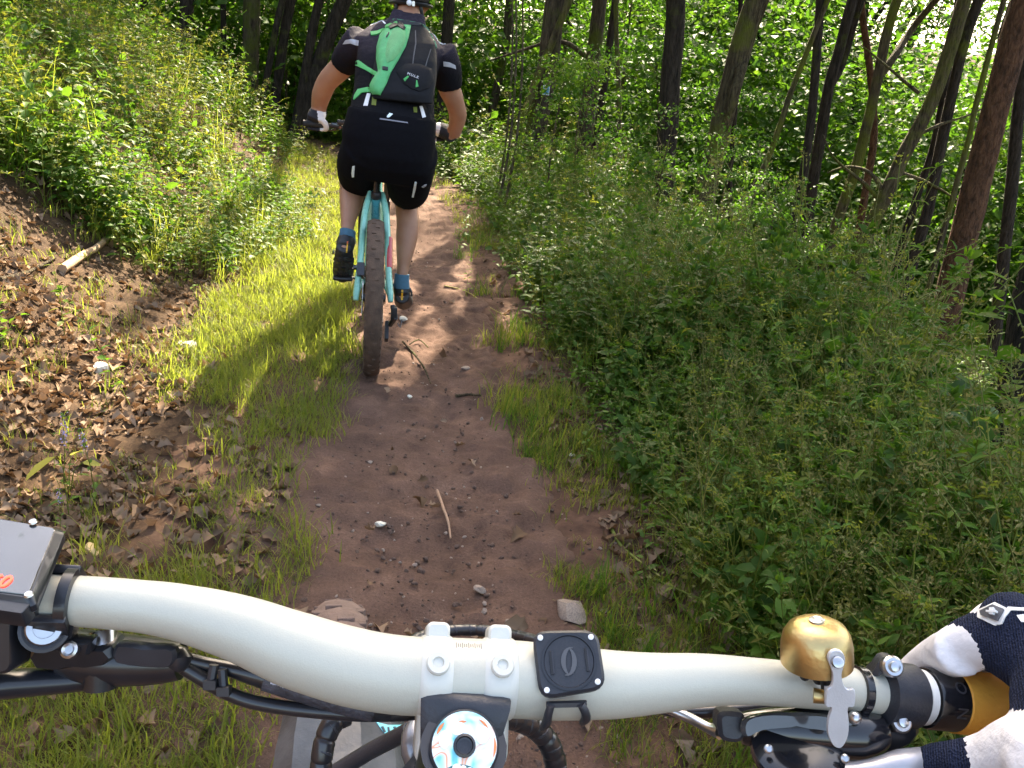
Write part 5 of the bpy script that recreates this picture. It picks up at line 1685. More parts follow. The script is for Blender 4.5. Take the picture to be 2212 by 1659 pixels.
# bracket hanging from the stem with the top cap
br = MB()
rows_ = []
for y, x0, x1, d, bend in ((1488, 912, 1100, .376, -.004), (1500, 910, 1104, .3705, 0), (1520, 909, 1102, .368, 0), (1560, 908, 1090, .3665, 0), (1610, 908, 1076, .3655, 0), (1665, 925, 1064, .3655, 0), (1720, 955, 1035, .366, 0)):
    pl, pr_ = PD(x0, y - 5, d), PD(x1, y + 15, d)
    nn = (CAM - pl).normalized()
    rows_.append([pl, pl + (pr_ - pl) * .08 + nn * .0016, pl + (pr_ - pl) * .5 + nn * .0022, pl + (pr_ - pl) * .92 + nn * .0016, pr_, pr_ - nn * .003, pl - nn * .003])
br.ring_loft(rows_)
brk = br.build('bracket', satin, own, sharp=50)
cap_art, nt, b_, out_ = newmat('painted_cap')
tc = nt.nodes.new('ShaderNodeTexCoord')
nz = N(nt, 'ShaderNodeTexNoise', Scale=60.0, Detail=1.5, Distortion=1.6)
nt.links.new(tc.outputs['Object'], nz.inputs['Vector'])
cr_ = ramp(nt, nz.outputs['Fac'], [(.30, (.03, .32, .42)), (.40, (.16, .62, .72)), (.47, (.62, .90, .92)), (.53, (.92, .95, .93)), (.58, (.80, .92, .92)), (.63, (.85, .30, .12)), (.66, (.75, .88, .90)), (.72, (.2, .6, .7))])
nt.links.new(cr_, b_.inputs['Base Color']); b_.inputs['Roughness'].default_value = .35; b_.inputs['Coat Weight'].default_value = .3
X_, Y_, Z_ = frame_from(toc0 * .93 + steer * .35, RT)
cpn = Z_
rc = 71 / FPX * .356
cap = MB().lathe([(rc * 1.06, -.004), (rc * 1.06, .0005), (rc * 1.0, .0016), (rc * .98, .0016)], capc, cpn, 48).build('top_cap', satin, own, sharp=35)
MB().lathe([(rc * .985, .0008), (rc * .985, .0020), (rc * .34, .0020), (rc * .34, .0008)], capc, cpn, 48).build('cap_picture', cap_art, cap, sharp=35)
# plain painted shapes on the cap: pale ovals and orange arcs
def on_cap(u, v, h): return capc + X_ * (u * rc) + Y_ * (v * rc) + Z_ * h
cream = plain('cream_paint', (.92, .90, .84), .4, var=.03)
orn = plain('orange_paint', (.80, .26, .09), .4, var=.05)
dteal = plain('deep_teal_paint', (.04, .16, .17), .4, var=.1)
def cap_shape(pts, mat, h, name='painted_shape'):
    m = MB(); m.prism([(a * rc, b * rc) for a, b in pts], capc, X_, Y_, Z_, .0019, h, .0001); return m.build(name, mat, cap, sharp=35)
def oval(cx, cy_, a, b, rot=0, n=20):
    return [(cx + a * math.cos(q) * math.cos(rot) - b * math.sin(q) * math.sin(rot), cy_ + a * math.cos(q) * math.sin(rot) + b * math.sin(q) * math.cos(rot)) for q in [2 * math.pi * k / n for k in range(n)]]
cap_shape(oval(-.20, .48, .23, .19, .3), cream, .00245)
cap_shape(oval(.55, .30, .20, .26, -.3), cream, .00242)
cap_shape(oval(-.62, .16, .17, .26, .1), cream, .00238)
for a0, a1, rr_, wd in ((.6, 1.05, .86, .035), (2.35, 2.8, .90, .05), (-.35, .25, .93, .04), (1.5, 2.0, .68, .04)):
    k = 8
    ring_ = MB()
    rs = []
    for i in range(k + 1):
        q = a0 + (a1 - a0) * i / k
        ww = wd * math.sin(math.pi * (i + .3) / (k + .6))
        d_ = X_ * math.cos(q) + Y_ * math.sin(q)
        rs.append([capc + d_ * rc * (rr_ - ww) + Z_ * .0019, capc + d_ * rc * (rr_ + ww) + Z_ * .0019, capc + d_ * rc * (rr_ + ww) + Z_ * .0024, capc + d_ * rc * (rr_ - ww) + Z_ * .0024])
    ring_.ring_loft(rs).build('painted_arc', orn, cap)
cap_shape(oval(-.1, -.78, .5, .26, 0), dteal, .00236)
for u_, v_, a_, b2 in ((-.22, -.60, .13, .10), (-.02, -.64, .10, .10), (.16, -.68, .12, .08), (-.38, -.72, .10, .09), (-.18, -.80, .16, .10)):
    cap_shape(oval(u_, v_, a_, b2, .2), cream, .0026)
MB().lathe([(rc * .33, .0004), (rc * .33, .0028), (rc * .27, .0032), (rc * .24, .0018), (rc * .13, .0014), (rc * .12, .0006)], capc, cpn, 32).build('cap_bolt', ano, cap, sharp=35)
MB().tube([capc - cpn * .004, capc - steer * .10], .019, 20).build('steerer_spacer', ano, own)
# head tube, frame below, fork crown and legs
MB().tube([capc - steer * .06, capc - steer * .20], [.026, .027], 20).build('head_tube', satin, own)
MB().tube([capc - steer * .10 - SF * .01, capc - steer * .14 - SF * .25, capc - steer * .10 - SF * .55 - Vector((0, 0, .02))], [.03, .03, .026], 16).build('top_tube', satin, own)
MB().tube([capc - steer * .18 - SF * .01, Vector((.02, -.28, .40))], [.036, .036], 16).build('down_tube', satin, own)
crn = capc - steer * .245 + SF * .01
MB().tube([crn - SR * .075, crn + Vector((0, 0, .012)), crn + SR * .075], [.024, .032, .024], 14, sub=3).build('fork_crown', satin, own)
for s in (-1, 1):
    MB().tube([crn + SR * (.068 * s), AXL + SR * (.068 * s) - SF * .02 + Vector((0, 0, -.01))], [.018, .021], 14).build('fork_leg', satin, own)
ftyre = plain('front_tyre', S(112, 92, 82), .95, var=.3, scale=40, bump=.6, bscale=220)
fw = wheel(own, AXL, SR, SF, .372, .066, ftyre, -1)
# side knobs on the tyre
kn = MB()
for i in range(44):
    a = 2 * math.pi * i / 44
    d_ = SF * math.cos(a) + Vector((0, 0, 1)) * math.sin(a)
    tt_ = SF * -math.sin(a) + Vector((0, 0, 1)) * math.cos(a)
    for s in (-1, 1):
        kn.box(AXL + d_ * .3625 + SR * (s * .024), tt_, SR, d_, .009, .006, .004, .002)
kn.build('side_knobs', ftyre, fw, sharp=30)
# mudguard: facetted sheet above the tyre behind the crown
mgr = []
for ang, hw_, lift_ in ((88, .040, .030), (97, .052, .036), (106, .060, .042), (116, .064, .048), (128, .062, .050), (142, .052, .046)):
    a = R(ang)
    d_ = SF * math.cos(a) + Vector((0, 0, 1)) * math.sin(a)
    c = AXL + d_ * (.372 + lift_)
    sec = [(-1, -.30), (-.72, -.10), (-.24, .02), (.24, .02), (.72, -.10), (1, -.30)]
    mgr.append([c + SR * (q * hw_) + d_ * (h_ * .10) for q, h_ in sec] + [c + SR * (q * hw_) + d_ * (h_ * .10 - .0025) for q, h_ in reversed(sec)])
mud = MB().ring_loft(mgr).build('mudguard', grey_p, own, sharp=12)
mb_ = bvh_of(mud)
cy_m = plain('cyan_print', (.22, .70, .74), .4)
dk_m = plain('dark_print', (.04, .05, .07), .4)
patch('badge', [(812, 1560), (838, 1567), (870, 1566), (893, 1560), (890, 1578), (868, 1590), (848, 1594), (830, 1584)], mb_, cy_m, mud, .0006, 0, 3, thick=.0002)
bb2 = bvh_of(mud)
for ln in ([(822, 1571), (827, 1570), (833, 1582), (829, 1583)], [(836, 1572), (840, 1572), (842, 1586), (838, 1586)], [(848, 1571), (852, 1571), (858, 1582), (853, 1583)], [(866, 1569), (870, 1570), (860, 1582), (857, 1581)], [(876, 1567), (880, 1567), (878, 1577), (874, 1577)]):
    patch('badge_letter', ln, bb2, dk_m, mud, .0012, 0, 2, thick=.0003)
MB().tube([PD(885, 1578, .50), PD(800, 1622, .52), PD(705, 1680, .53)], .0052, 10).build('brake_hose', satin, own)
MB().tube([PD(900, 1560, .43), PD(893, 1590, .425), PD(892, 1625, .42), PD(905, 1680, .42)], [.004, .0062, .006, .004], 12, sub=3).build('cable_guide', plain('smoke_grey', (.25, .25, .27), .25, .5, var=.1), own)

# ---- cables
def spiral(path, r, name, pitch, n=14):
    P, _ = smooth_path([PD(*p) for p in path], [0] * len(path), 14)
    L_ = 0; rings = []; rad = []
    for i, p in enumerate(P):
        if i: L_ += (P[i] - P[i - 1]).length
        ph = (L_ / pitch) % 1
        rad.append(r * (1 - .12 * max(0, 1 - abs(ph - .5) * 9)))
    PP, RR = [], []
    for i in range(len(P) - 1):
        PP.append(P[i]); RR.append(rad[i])
    o = MB().tube(PP, RR, n).build(name, hose_m, own, sharp=30)
    bands = MB()
    L_ = 0; nxt = pitch
    for i in range(1, len(P)):
        L_ += (P[i] - P[i - 1]).length
        if L_ > nxt:
            nxt += pitch
            t = (P[i] - P[i - 1]).normalized()
            bands.lathe([(r * .94, -.0011), (r * 1.04, -.0006), (r * 1.04, .0006), (r * .94, .0011)], P[i], (t + t.orthogonal() * .35).normalized(), n)
    if bands.v: bands.build('wrap_edge', lever_m, o, sharp=30)
    return o
spiral([(872, 1404, .45), (900, 1380, .468), (945, 1367, .478), (1000, 1361, .482), (1060, 1364, .478), (1110, 1373, .465), (1160, 1386, .45), (1200, 1410, .44)], .0033, 'spiral_wrapped_cable', .0088)
spiral([(1060, 1545, .43), (1110, 1552, .44), (1155, 1572, .45), (1185, 1605, .455), (1200, 1650, .46), (1206, 1710, .465)], .0062, 'spiral_wrapped_cable', .0125)
spiral([(748, 1545, .46), (722, 1560, .455), (705, 1590, .452), (696, 1630, .45), (690, 1690, .45)], .0060, 'spiral_wrapped_cable', .0115)
hose = MB().tube([PD(390, 1422, .385), PD(440, 1434, .388), PD(500, 1446, .39), PD(580, 1464, .392), PD(650, 1483, .394), PD(730, 1510, .397), PD(800, 1530, .40), PD(860, 1538, .405), PD(905, 1536, .41)], [.0036, .0034, .0036, .0058, .0064, .0066, .0058, .0044, .004], 14, sub=5).build('brake_hose', hose_m, own)
wr = plain('heat_shrink', (.06, .06, .075), .45, var=.5, scale=180, bump=.3, bscale=500)
MB().tube([PD(575, 1461, .3905), PD(650, 1482, .392), PD(735, 1510, .395), PD(808, 1530, .398)], [.0066, .0071, .0070, .0062], 16, sub=4).build('hose_sleeve', wr, hose)
lp = MB()
for i in range(9):
    px = 588 + i * 7; py = 1466 + i * 2.1
    for j in (0, 1):
        lp.box(PD(px, py - 2 + j * 10, .3838), RT, UP, FWD, .00045 * (1 + (i * 7 + j) % 3), .0008, .0001, .0001)
for i in range(5):
    lp.box(PD(806 + i * 9, 1530 + i * 1.2, .3955), RT, UP, FWD, .0005, .0011, .0001, .0001)
lp.build('sleeve_print', plain('print_white', (.55, .55, .62), .5), hose)
hose2 = MB().tube([PD(395, 1440, .383), PD(430, 1462, .384), PD(470, 1486, .386), PD(530, 1512, .388), PD(610, 1528, .39), PD(700, 1538, .393), PD(790, 1544, .398), PD(880, 1543, .405)], .0033, 14, sub=5).build('brake_cable', hose_m, own)
for x0, y0, x1, y1 in ((462, 1436, 455, 1478), (480, 1446, 484, 1492)):
    MB().tube([PD(x0, y0, .384), PD(x1, y1, .383)], .0022, 8).box(PD(x1, y1, .382), RT, UP, FWD, .0030, .0022, .002).build('cable_clip', lever_m, hose)

# ---- left controls: display, clamp, brake
TL, TRc, BRc, BL = PD(-90, 1096, .380), PD(139, 1138, .374), PD(70, 1297, .334), PD(-120, 1282, .338)
cc = (TL + TRc + BRc + BL) / 4
ux = ((TRc - TL) + (BRc - BL)).normalized(); uy = ((TL - BL) + (TRc - BRc)); uy = (uy - ux * uy.dot(ux)).normalized(); uz = ux.cross(uy)
def quad_prism(pts, inset, z0, z1, mat, name, parent, ch=.0012, rad=.10):
    """rounded four cornered plate through four measured corners"""
    ctr = sum(pts, Vector()) / 4
    P2 = [ctr + (p - ctr) * inset for p in pts]
    o2 = []
    for i in range(4):
        a, b, c = P2[i - 1], P2[i], P2[(i + 1) % 4]
        for k in range(6):
            t = k / 5
            q0 = b + (a - b) * rad; q1 = b + (c - b) * rad
            p = q0 * (1 - t) ** 2 + b * (2 * t * (1 - t)) + q1 * t * t
            o2.append(((p - ctr).dot(ux), (p - ctr).dot(uy)))
    m = MB().prism(o2, ctr, ux, uy, uz, z0, z1, ch)
    return m.build(name, mat, parent, sharp=35)
disp = quad_prism([TL, TRc, BRc, BL], 1.0, -.009, 0, ano, 'display', own, .003, .08)
glass = plain('display_glass', (.03, .034, .04), .10, var=.6, scale=30, spec=1.0, coat=1.0)
lcd = quad_prism([TL, TRc, BRc, BL], .87, -.001, .0006, glass, 'display_screen', disp, .0003, .05)
redd = plain('red_digits', (.6, .02, .02), .5, emit=((1.0, .05, .03), 1.6))
text_on('digits', '60', PD(2, 1257, .3425), ux * -1 if ux.dot(RT) < 0 else ux, uy, .0088, redd, disp, .0008)
for x_, y_, d_ in ((62, 1285, .3385), (71, 1128, .3755)):
    MB().lathe([(.0019, 0), (.0015, .0008)], PD(x_, y_, d_ - .003), uz, 12).build('display_stud', steel, disp)
MB().box(PD(-6, 1318, .338), ux, uy, uz, .014, .003, .004).build('display_button', ano, disp)
MB().box(PD(-10, 1365, .365), RT, UP, FWD, .012, .016, .008, .004).build('mount_arm', ano, disp)
clampo = band(76, 103, .0032, ano, 'display_clamp', own)
band(137, 165, .0034, ano, 'clamp_ring', clampo)
for ang in (105, -60):
    p0, t, toc, upv, r = on_bar(90); p1 = on_bar(150)[0]
    d_ = (toc * math.cos(R(ang)) + upv * math.sin(R(ang)))
    MB().box((p0 + p1) / 2 + d_ * (r + .0015), (p1 - p0).normalized(), d_.cross((p1 - p0).normalized()), d_, (p1 - p0).length / 2 + .003, .0065, .0018, .001).build('clamp_bridge', ano, clampo)
ear = [(80, 1322), (150, 1322), (146, 1392), (118, 1410), (84, 1400), (68, 1370)]
def plate(pts, d0, d1, mat, name, parent, th=.008, ch=.0015, k=0, sharp=35):
    """solid plate whose outline was measured in the photo, d0..d1 its distance at top and bottom; th its thickness"""
    ymin, ymax = min(p[1] for p in pts), max(p[1] for p in pts)
    P3 = [PD(x, y, d0 + (d1 - d0) * (y - ymin) / max(1, ymax - ymin)) for x, y in pts]
    if k:
        Q = []
        n = len(P3)
        for i in range(n):
            a, b, c, d = P3[i - 1], P3[i], P3[(i + 1) % n], P3[(i + 2) % n]
            for j in range(k):
                t = j / k
                Q.append(.5 * ((2 * b) + (c - a) * t + (2 * a - 5 * b + 4 * c - d) * t * t + (3 * b - a - 3 * c + d) * t ** 3))
        P3 = Q
    ctr = sum(P3, Vector()) / len(P3)
    nn = Vector()
    for i in range(len(P3)): nn += (P3[i] - ctr).cross(P3[(i + 1) % len(P3)] - ctr)
    nn.normalize()
    if nn.dot(CAM - ctr) < 0: nn = -nn
    X = frame_from(nn, RT)[0]; Yv = nn.cross(X)
    o2 = [((p - ctr).dot(X), (p - ctr).dot(Yv)) for p in P3]
    return MB().prism(o2, ctr, X, Yv, nn, -th, 0, ch).build(name, mat, parent, sharp=sharp)
plate(ear, .362, .366, ano, 'clamp_ear', clampo, .010, .002, 3)
bo = MB().lathe([(.0078, -.004), (.0078, .001), (.0070, .0022), (.0046, .0022), (.0044, .0006)], PD(96, 1356, .3605), (CAM - PD(96, 1356, .36)).normalized(), 24).build('bolt', steel, clampo, sharp=35)
MB().lathe([(.0098, -.004), (.0102, .0002), (.0088, .0006), (.0080, .0002)], PD(96, 1358, .3612), (CAM - PD(96, 1356, .36)).normalized(), 24).build('washer', lever_m, clampo, sharp=35)
brake = MB().tube([PD(140, 1418, .388), PD(230, 1424, .388), PD(330, 1428, .388), PD(392, 1428, .388)], [.010, .0125, .0108, .0085], 20, sub=3).build('brake_lever', ano, own)
plate([(68, 1396), (235, 1404), (232, 1440), (150, 1452), (66, 1446)], .372, .376, ano, 'lever_body', brake, .016, .003, 2)
plate([(132, 1388), (196, 1390), (190, 1418), (128, 1414)], .3655, .3675, ano, 'clamp_block', brake, .008, .0015)
MB().lathe([(.0036, -.002), (.0038, .0012), (.0028, .0020), (.0018, .0010)], PD(151, 1404, .3645), toc0, 16).build('bolt', steel, brake, sharp=35)
MB().tube([PD(222, 1368, .383), PD(222, 1402, .380)], [.0062, .0062], 18).build('piston_boss', steel, brake)
plate([(246, 1400), (264, 1395), (330, 1400), (376, 1406), (372, 1440), (330, 1446), (248, 1434)], .371, .374, lever_m, 'reservoir_cover', brake, .006, .0015, 3)
MB().tube([PD(372, 1408, .381), PD(385, 1424, .380), PD(374, 1442, .379)], [.004, .0065, .004], 14, sub=3).build('hose_boot', hose_m, brake)
MB().tube([PD(225, 1462, .392), PD(150, 1468, .386), PD(60, 1474, .378), PD(-40, 1482, .368), PD(-160, 1500, .36)], [.0062, .0072, .0078, .0084, .008], 16, sub=4, flat=(UP, .8)).build('lever_blade', ano, brake)
MB().lathe([(.0075, -.005), (.0078, .004), (.006, .006)], PD(218, 1462, .384), UP, 18).build('lever_pivot', ano, brake, sharp=35)

# ---- quick-release mount with the slanted S mark
c4 = [PD(1148, 1362, .384), PD(1291, 1360, .384), PD(1311, 1487, .372), PD(1166, 1511, .371)]
ctr = sum(c4, Vector()) / 4
ux = ((c4[1] - c4[0]) + (c4[2] - c4[3])).normalized(); uy = ((c4[0] - c4[3]) + (c4[1] - c4[2])); uy = (uy - ux * uy.dot(ux)).normalized(); uz = ux.cross(uy)
if uz.dot(CAM - ctr) < 0: uz = -uz
mount = quad_prism(c4, 1.0, -.007, 0, satin, 'computer_mount', own, .0014, .24)
mr_ = .0115
MB().lathe([(mr_ * 1.10, -.0005), (mr_ * 1.10, .0007), (mr_ * 1.0, .0007), (mr_ * .97, .0001)], ctr, uz, 44, cap=False).build('recess_ring', ano, mount, sharp=35)
half = [(c - ctr) for c in c4]
for hv in half:
    MB().lathe([(.0013, -.0002), (.0013, .0004), (.0008, .0006)], ctr + hv * .76 + uz * .0002, uz, 14).build('pin', plain('white_pin', (.85, .85, .86), .4) if 'white_pin' not in bpy.data.materials else bpy.data.materials['white_pin'], mount, sharp=35)
for s in (-1, 1):
    MB().box(ctr + ux * (s * mr_ * .70) + uz * .0004, ux, uy, uz, .0005, .0052, .0005, .0003).build('slot', blk, mount)
    MB().box(ctr + ux * (s * mr_ * .70 + .0008) + uz * .0005, ux, uy, uz, .0003, .0050, .0005, .0002).build('slot_edge', lever_m, mount)
emb = plain('embossed_grey', (.09, .092, .10), .4)
for sg in (1, -1):
    out_, inn_ = [], []
    for i in range(11):
        q = R(-105 + 165 * i / 10)
        out_.append((.0056 * math.cos(q), .0064 * math.sin(q) + .0006))
        q2 = R(60 - 165 * i / 10)
        inn_.append((.0046 * math.cos(q2) - .0016 * math.cos(R(90) * abs(i - 5) / 5), .0058 * math.sin(q2) + .0006))
    pts_ = [(sg * (x_ * .86 - .0012), sg * (y_ - .0004)) for x_, y_ in out_ + inn_]
    MB().prism(pts_, ctr, ux, uy, uz, .0002, .0007, 0).build('emblem', emb, mount)
plate([(1180, 1520), (1268, 1517), (1268, 1528), (1180, 1530)], .372, .372, lever_m, 'band_bridge', mount, .003, .0006)
for path in ([(1190, 1524, .371), (1184, 1545, .372), (1180, 1562, .376), (1172, 1572, .384)], [(1255, 1522, .371), (1264, 1538, .372), (1266, 1552, .377), (1258, 1560, .385)]):
    MB().tube([PD(*p) for p in path], [.0018, .0020, .0022, .0016], 10, sub=3).build('rubber_hook', lever_m, mount)

# ---- right controls: bell, clamp, brake, grip
brass = plain('brass', (.60, .43, .19), .38, 1.0, var=.18, scale=12, bump=.08, bscale=300)
bax = (UP * .95 + (CAM - PD(1765, 1400, .425)).normalized() * .22).normalized()
bb = PD(1764, 1430, .402)
brd = 75 / FPX * .402
bell = MB().lathe([(brd * .95, .001), (brd * 1.0, .0), (brd * 1.0, .004), (brd * .99, brd * .55), (brd * .93, brd * .85), (brd * .80, brd * 1.07), (brd * .58, brd * 1.21), (brd * .30, brd * 1.27), (brd * .16, brd * 1.28)], bb, bax, 48).build('bell', brass, own, sharp=50)
MB().lathe([(brd * .22, brd * 1.27), (brd * .22, brd * 1.33), (brd * .15, brd * 1.36), (brd * .08, brd * 1.33)], bb, bax, 24).build('bell_screw', steel, bell, sharp=35)
MB().tube([PD(1764, 1425, .402), PD(1768, 1470, .412)], .0026, 10).build('bell_post', blk, bell)
for x_, y0, y1 in ((1740, 1446, 1462), (1786, 1448, 1500)):
    MB().tube([PD(x_, y0, .404), PD(x_ - 2, y1, .408)], [.003, .0024], 10).build('bell_bracket', blk, bell)
alu = plain('brushed_alu', (.66, .66, .68), .4, .35, var=.06, bump=.06, bscale=900)
lv = plate([(1789, 1424), (1794, 1410), (1807, 1405), (1820, 1410), (1826, 1424), (1822, 1440), (1818, 1456), (1822, 1478), (1832, 1490), (1847, 1492), (1846, 1526), (1832, 1530), (1834, 1560), (1832, 1590), (1822, 1612), (1811, 1617), (1799, 1609), (1789, 1585), (1790, 1556), (1797, 1530), (1784, 1526), (1787, 1492), (1797, 1482), (1800, 1458), (1795, 1440)], .379, .388, alu, 'striker', bell, .0022, .0004, 3)
MB().lathe([(.0026, -.001), (.0026, .0012), (.0018, .0016)], PD(1809, 1431, .3785), toc0, 16).build('striker_rivet', steel, lv, sharp=35)
plate([(1786, 1490), (1846, 1493), (1845, 1527), (1786, 1525)], .3835, .3850, alu, 'striker_block', lv, .004, .0006)
MB().tube([PD(1757, 1502, .394), PD(1790, 1507, .392)], [.0036, .0030], 14).build('striker_pin', brass, lv)
bd_ = band(1844, 1861, .0016, blkg, 'bell_band', bell)
MB().sphere(PD(1846, 1551, .413), .0034, 14).build('band_screw', steel, bell)
pr_ = on_bar(1895)[4]
cl = band(1893, 1974, .0052, satin, 'brake_clamp', own)
for (x_, y_, hx_) in ((1922, 1440, 0), (1940, 1560, 0)):
    pts_ = [(x_ - 34, y_ + (22 if y_ < 1500 else -26)), (x_ - 14, y_ - 16), (x_ + 10, y_ - 18), (x_ + 22, y_ - 4), (x_ + 30, y_ + (26 if y_ < 1500 else 2)), (x_ + 10, y_ + 20), (x_ - 16, y_ + 20)]
    plate(pts_, .423, .423, satin, 'clamp_ear', cl, .010, .002, 3)
    nb = (CAM - PD(x_, y_, .42)).normalized()
    MB().lathe([(.0052, -.004), (.0054, .0016), (.0044, .0028), (.0030, .0028), (.0024, .0050), (.0012, .0054)], PD(x_ + 4, y_, .4215), (nb + RT * .4).normalized(), 20).build('bolt', steel, cl, sharp=30)
# grip
end_ = band(1974, 1992, .0030, plain('white_ring', (.8, .8, .78), .4), 'bar_ring', own)
r0 = .0111
a, b = on_bar(1993)[0], on_bar(2053)[0]
ga = (on_bar(2300)[0] - a).normalized()
Lc = (b - a).length
grip = MB().lathe([(r0, 0), (.0152, .0005), (.0158, .002), (.0158, Lc)], a, ga, 36).build('grip', blkg, own, sharp=35)
orange = plain('orange_rubber', (.98, .46, .07), .55, var=.06, bump=.25, bscale=350)
MB().lathe([(.0150, Lc - .0002), (.0163, Lc + .0008), (.0165, Lc + .03), (.0163, Lc + .11), (.0145, Lc + .113)], a, ga, 36).build('grip_rubber', orange, grip, sharp=50)
tl_ = plain('faint_lettering', (.05, .05, .058), .5)
pp, t, toc, upv, r = on_bar(2035)
for ch_, ang in (('N', -22), ('O', 24)):
    nn = (toc * math.cos(R(ang)) + upv * math.sin(R(ang))).normalized()
    text_on('lettering', ch_, pp + nn * .0160, nn.cross(t) * -1 if False else t.cross(nn) * -1, t * -1, .0085, tl_, grip, .0002)
# brake and shifter body below the bar
bk = MB().tube([PD(1600, 1573, .43), PD(1660, 1574, .428), PD(1740, 1578, .425), PD(1850, 1585, .422), PD(1900, 1580, .424)], [.0078, .0105, .0125, .0125, .009], 20, sub=3).build('brake_lever', blkg, own)
MB().lathe([(.020, -.004), (.0225, -.001), (.0225, .004), (.019, .0062), (.010, .0066)], PD(1720, 1628, .415), (UP * .75 + toc0 * .66).normalized(), 36).build('shifter_body', blkg, bk, sharp=50)
plate([(1606, 1560), (1640, 1545), (1720, 1540), (1800, 1548), (1846, 1562), (1850, 1590), (1780, 1578), (1700, 1574), (1640, 1578), (1608, 1592)], .414, .412, plain('glossy_cover', (.05, .05, .055), .12, var=.3, coat=.6), 'reservoir_cover', bk, .006, .0018, 3)
plate([(1552, 1548), (1566, 1538), (1600, 1541), (1611, 1552), (1610, 1594), (1592, 1606), (1562, 1600), (1553, 1582)], .420, .418, satin, 'hose_fitting', bk, .014, .0022, 2)
MB().tube([PD(1556, 1581, .426), PD(1530, 1572, .432), PD(1488, 1550, .44), PD(1440, 1530, .445), PD(1415, 1524, .45)], [.0040, .0028, .0027, .0027, .0034], 12, sub=3).build('hose_end', steel, bk)
MB().tube([PD(1420, 1525, .448), PD(1450, 1536, .448), PD(1500, 1539, .446), PD(1580, 1534, .444), PD(1660, 1528, .442), PD(1720, 1520, .442)], .0032, 12, sub=4).build('gear_cable', hose_m, bk)
plate([(1830, 1560), (1866, 1566), (1930, 1572), (1990, 1568), (1978, 1606), (1930, 1634), (1890, 1660), (1830, 1660)], .428, .424, ano, 'lever_body', bk, .012, .003, 2)
for x_, y_ in ((1660, 1618), (1825, 1639)):
    MB().lathe([(.0022, -.001), (.0022, .0006), (.0014, .0012)], PD(x_, y_, .403), toc0, 14).build('bolt', steel, bk, sharp=35)
MB().tube([PD(1640, 1690, .41), PD(1780, 1672, .408), PD(1880, 1664, .407), PD(1950, 1650, .408), PD(2010, 1640, .412)], [.004, .0045, .0055, .0075, .0065], 12, sub=3, flat=(UP, .9)).build('shift_lever', plain('pale_lever', (.5, .5, .54), .35, .5), bk)
plate([(1860, 1668), (1925, 1656), (1984, 1631), (2000, 1646), (2010, 1680), (1900, 1700)], .408, .404, bpy.data.materials['pale_lever'], 'lever_paddle', bk, .003, .0008, 2)
MB().tube([PD(1900, 1530, .455), PD(1935, 1505, .468), PD(1960, 1478, .476), PD(2040, 1480, .482), PD(2150, 1500, .49)], [.006, .006, .0055, .005, .0045], 12, sub=3).build('lever_blade', blkg, bk)

# ---- the rider's own right hand
me_p = thing('person', PD(2260, 1520, .42), "bike rider's gloved right hand on the orange grip, navy knit back and white fingers", 'person')
navy_m, nt, b_, out_ = newmat('navy_knit')
tc = nt.nodes.new('ShaderNodeTexCoord')
mp = nt.nodes.new('ShaderNodeMapping'); mp.inputs['Rotation'].default_value = (.4, .2, .5)
nt.links.new(tc.outputs['Object'], mp.inputs[0])
wv = N(nt, 'ShaderNodeTexWave', Scale=260.0, Distortion=1.2, Detail=2.0)
nt.links.new(mp.outputs[0], wv.inputs['Vector'])
vo = N(nt, 'ShaderNodeTexVoronoi', Scale=900.0); nt.links.new(mp.outputs[0], vo.inputs['Vector'])
ad = N(nt, 'ShaderNodeMath', operation='MULTIPLY_ADD'); ad.inputs[1].default_value = .6
nt.links.new(wv.outputs['Fac'], ad.inputs[0]); nt.links.new(vo.outputs['Distance'], ad.inputs[2])
nt.links.new(ramp(nt, ad.outputs[0], [(.2, (.006, .009, .022)), (1.0, (.022, .030, .062))]), b_.inputs['Base Color'])
b_.inputs['Roughness'].default_value = .9; b_.inputs['Specular IOR Level'].default_value = .15
bp = N(nt, 'ShaderNodeBump', Strength=.8); bp.inputs['Distance'].default_value = .0012
nt.links.new(ad.outputs[0], bp.inputs['Height']); nt.links.new(bp.outputs[0], b_.inputs['Normal'])
whl = plain('white_leather', (.80, .78, .79), .6, var=.05, bump=.3, bscale=160)
hm_ = MB()
segs = []
def fin(path, rad, white, n=12):
    P = [PD(*p) for p in path]
    hm_.tube(P, rad, n, sub=4)
    Q, q = smooth_path(P, list(rad), 4)
    segs.extend((Q[i], q[i], white) for i in range(len(Q)))
wrist = (2450, 1690, .352)
fin([wrist, (2330, 1580, .375), (2275, 1450, .400), (2150, 1388, .424), (2068, 1392, .436)], [.030, .027, .0215, .0158, .0118], 0)
fin([wrist, (2380, 1540, .385), (2280, 1430, .405), (2195, 1352, .420), (2170, 1345, .428)], [.030, .026, .022, .0175, .014], 0)
fin([wrist, (2430, 1520, .39), (2380, 1420, .41), (2300, 1345, .425)], [.030, .026, .022, .017], 0)
fin([wrist, (2480, 1540, .39), (2460, 1440, .41), (2400, 1375, .428)], [.028, .025, .021, .016], 0)
# index stretched to the brake lever; the other three closed round the grip
fin([(2075, 1405, .428), (2030, 1420, .448), (1990, 1445, .462), (1955, 1468, .470)], [.0135, .0115, .0105, .0085], 1)
fin([(2160, 1350, .428), (2110, 1400, .458), (2090, 1450, .474), (2095, 1500, .476), (2120, 1545, .465)], [.014, .0125, .0115, .011, .0095], 1)
fin([(2290, 1350, .43), (2230, 1400, .46), (2210, 1460, .478), (2215, 1520, .478), (2240, 1565, .465)], [.014, .0125, .0115, .011, .0095], 1)
fin([(2400, 1380, .432), (2350, 1430, .462), (2335, 1490, .478), (2340, 1545, .476), (2360, 1580, .465)], [.013, .0115, .0105, .010, .0085], 1)
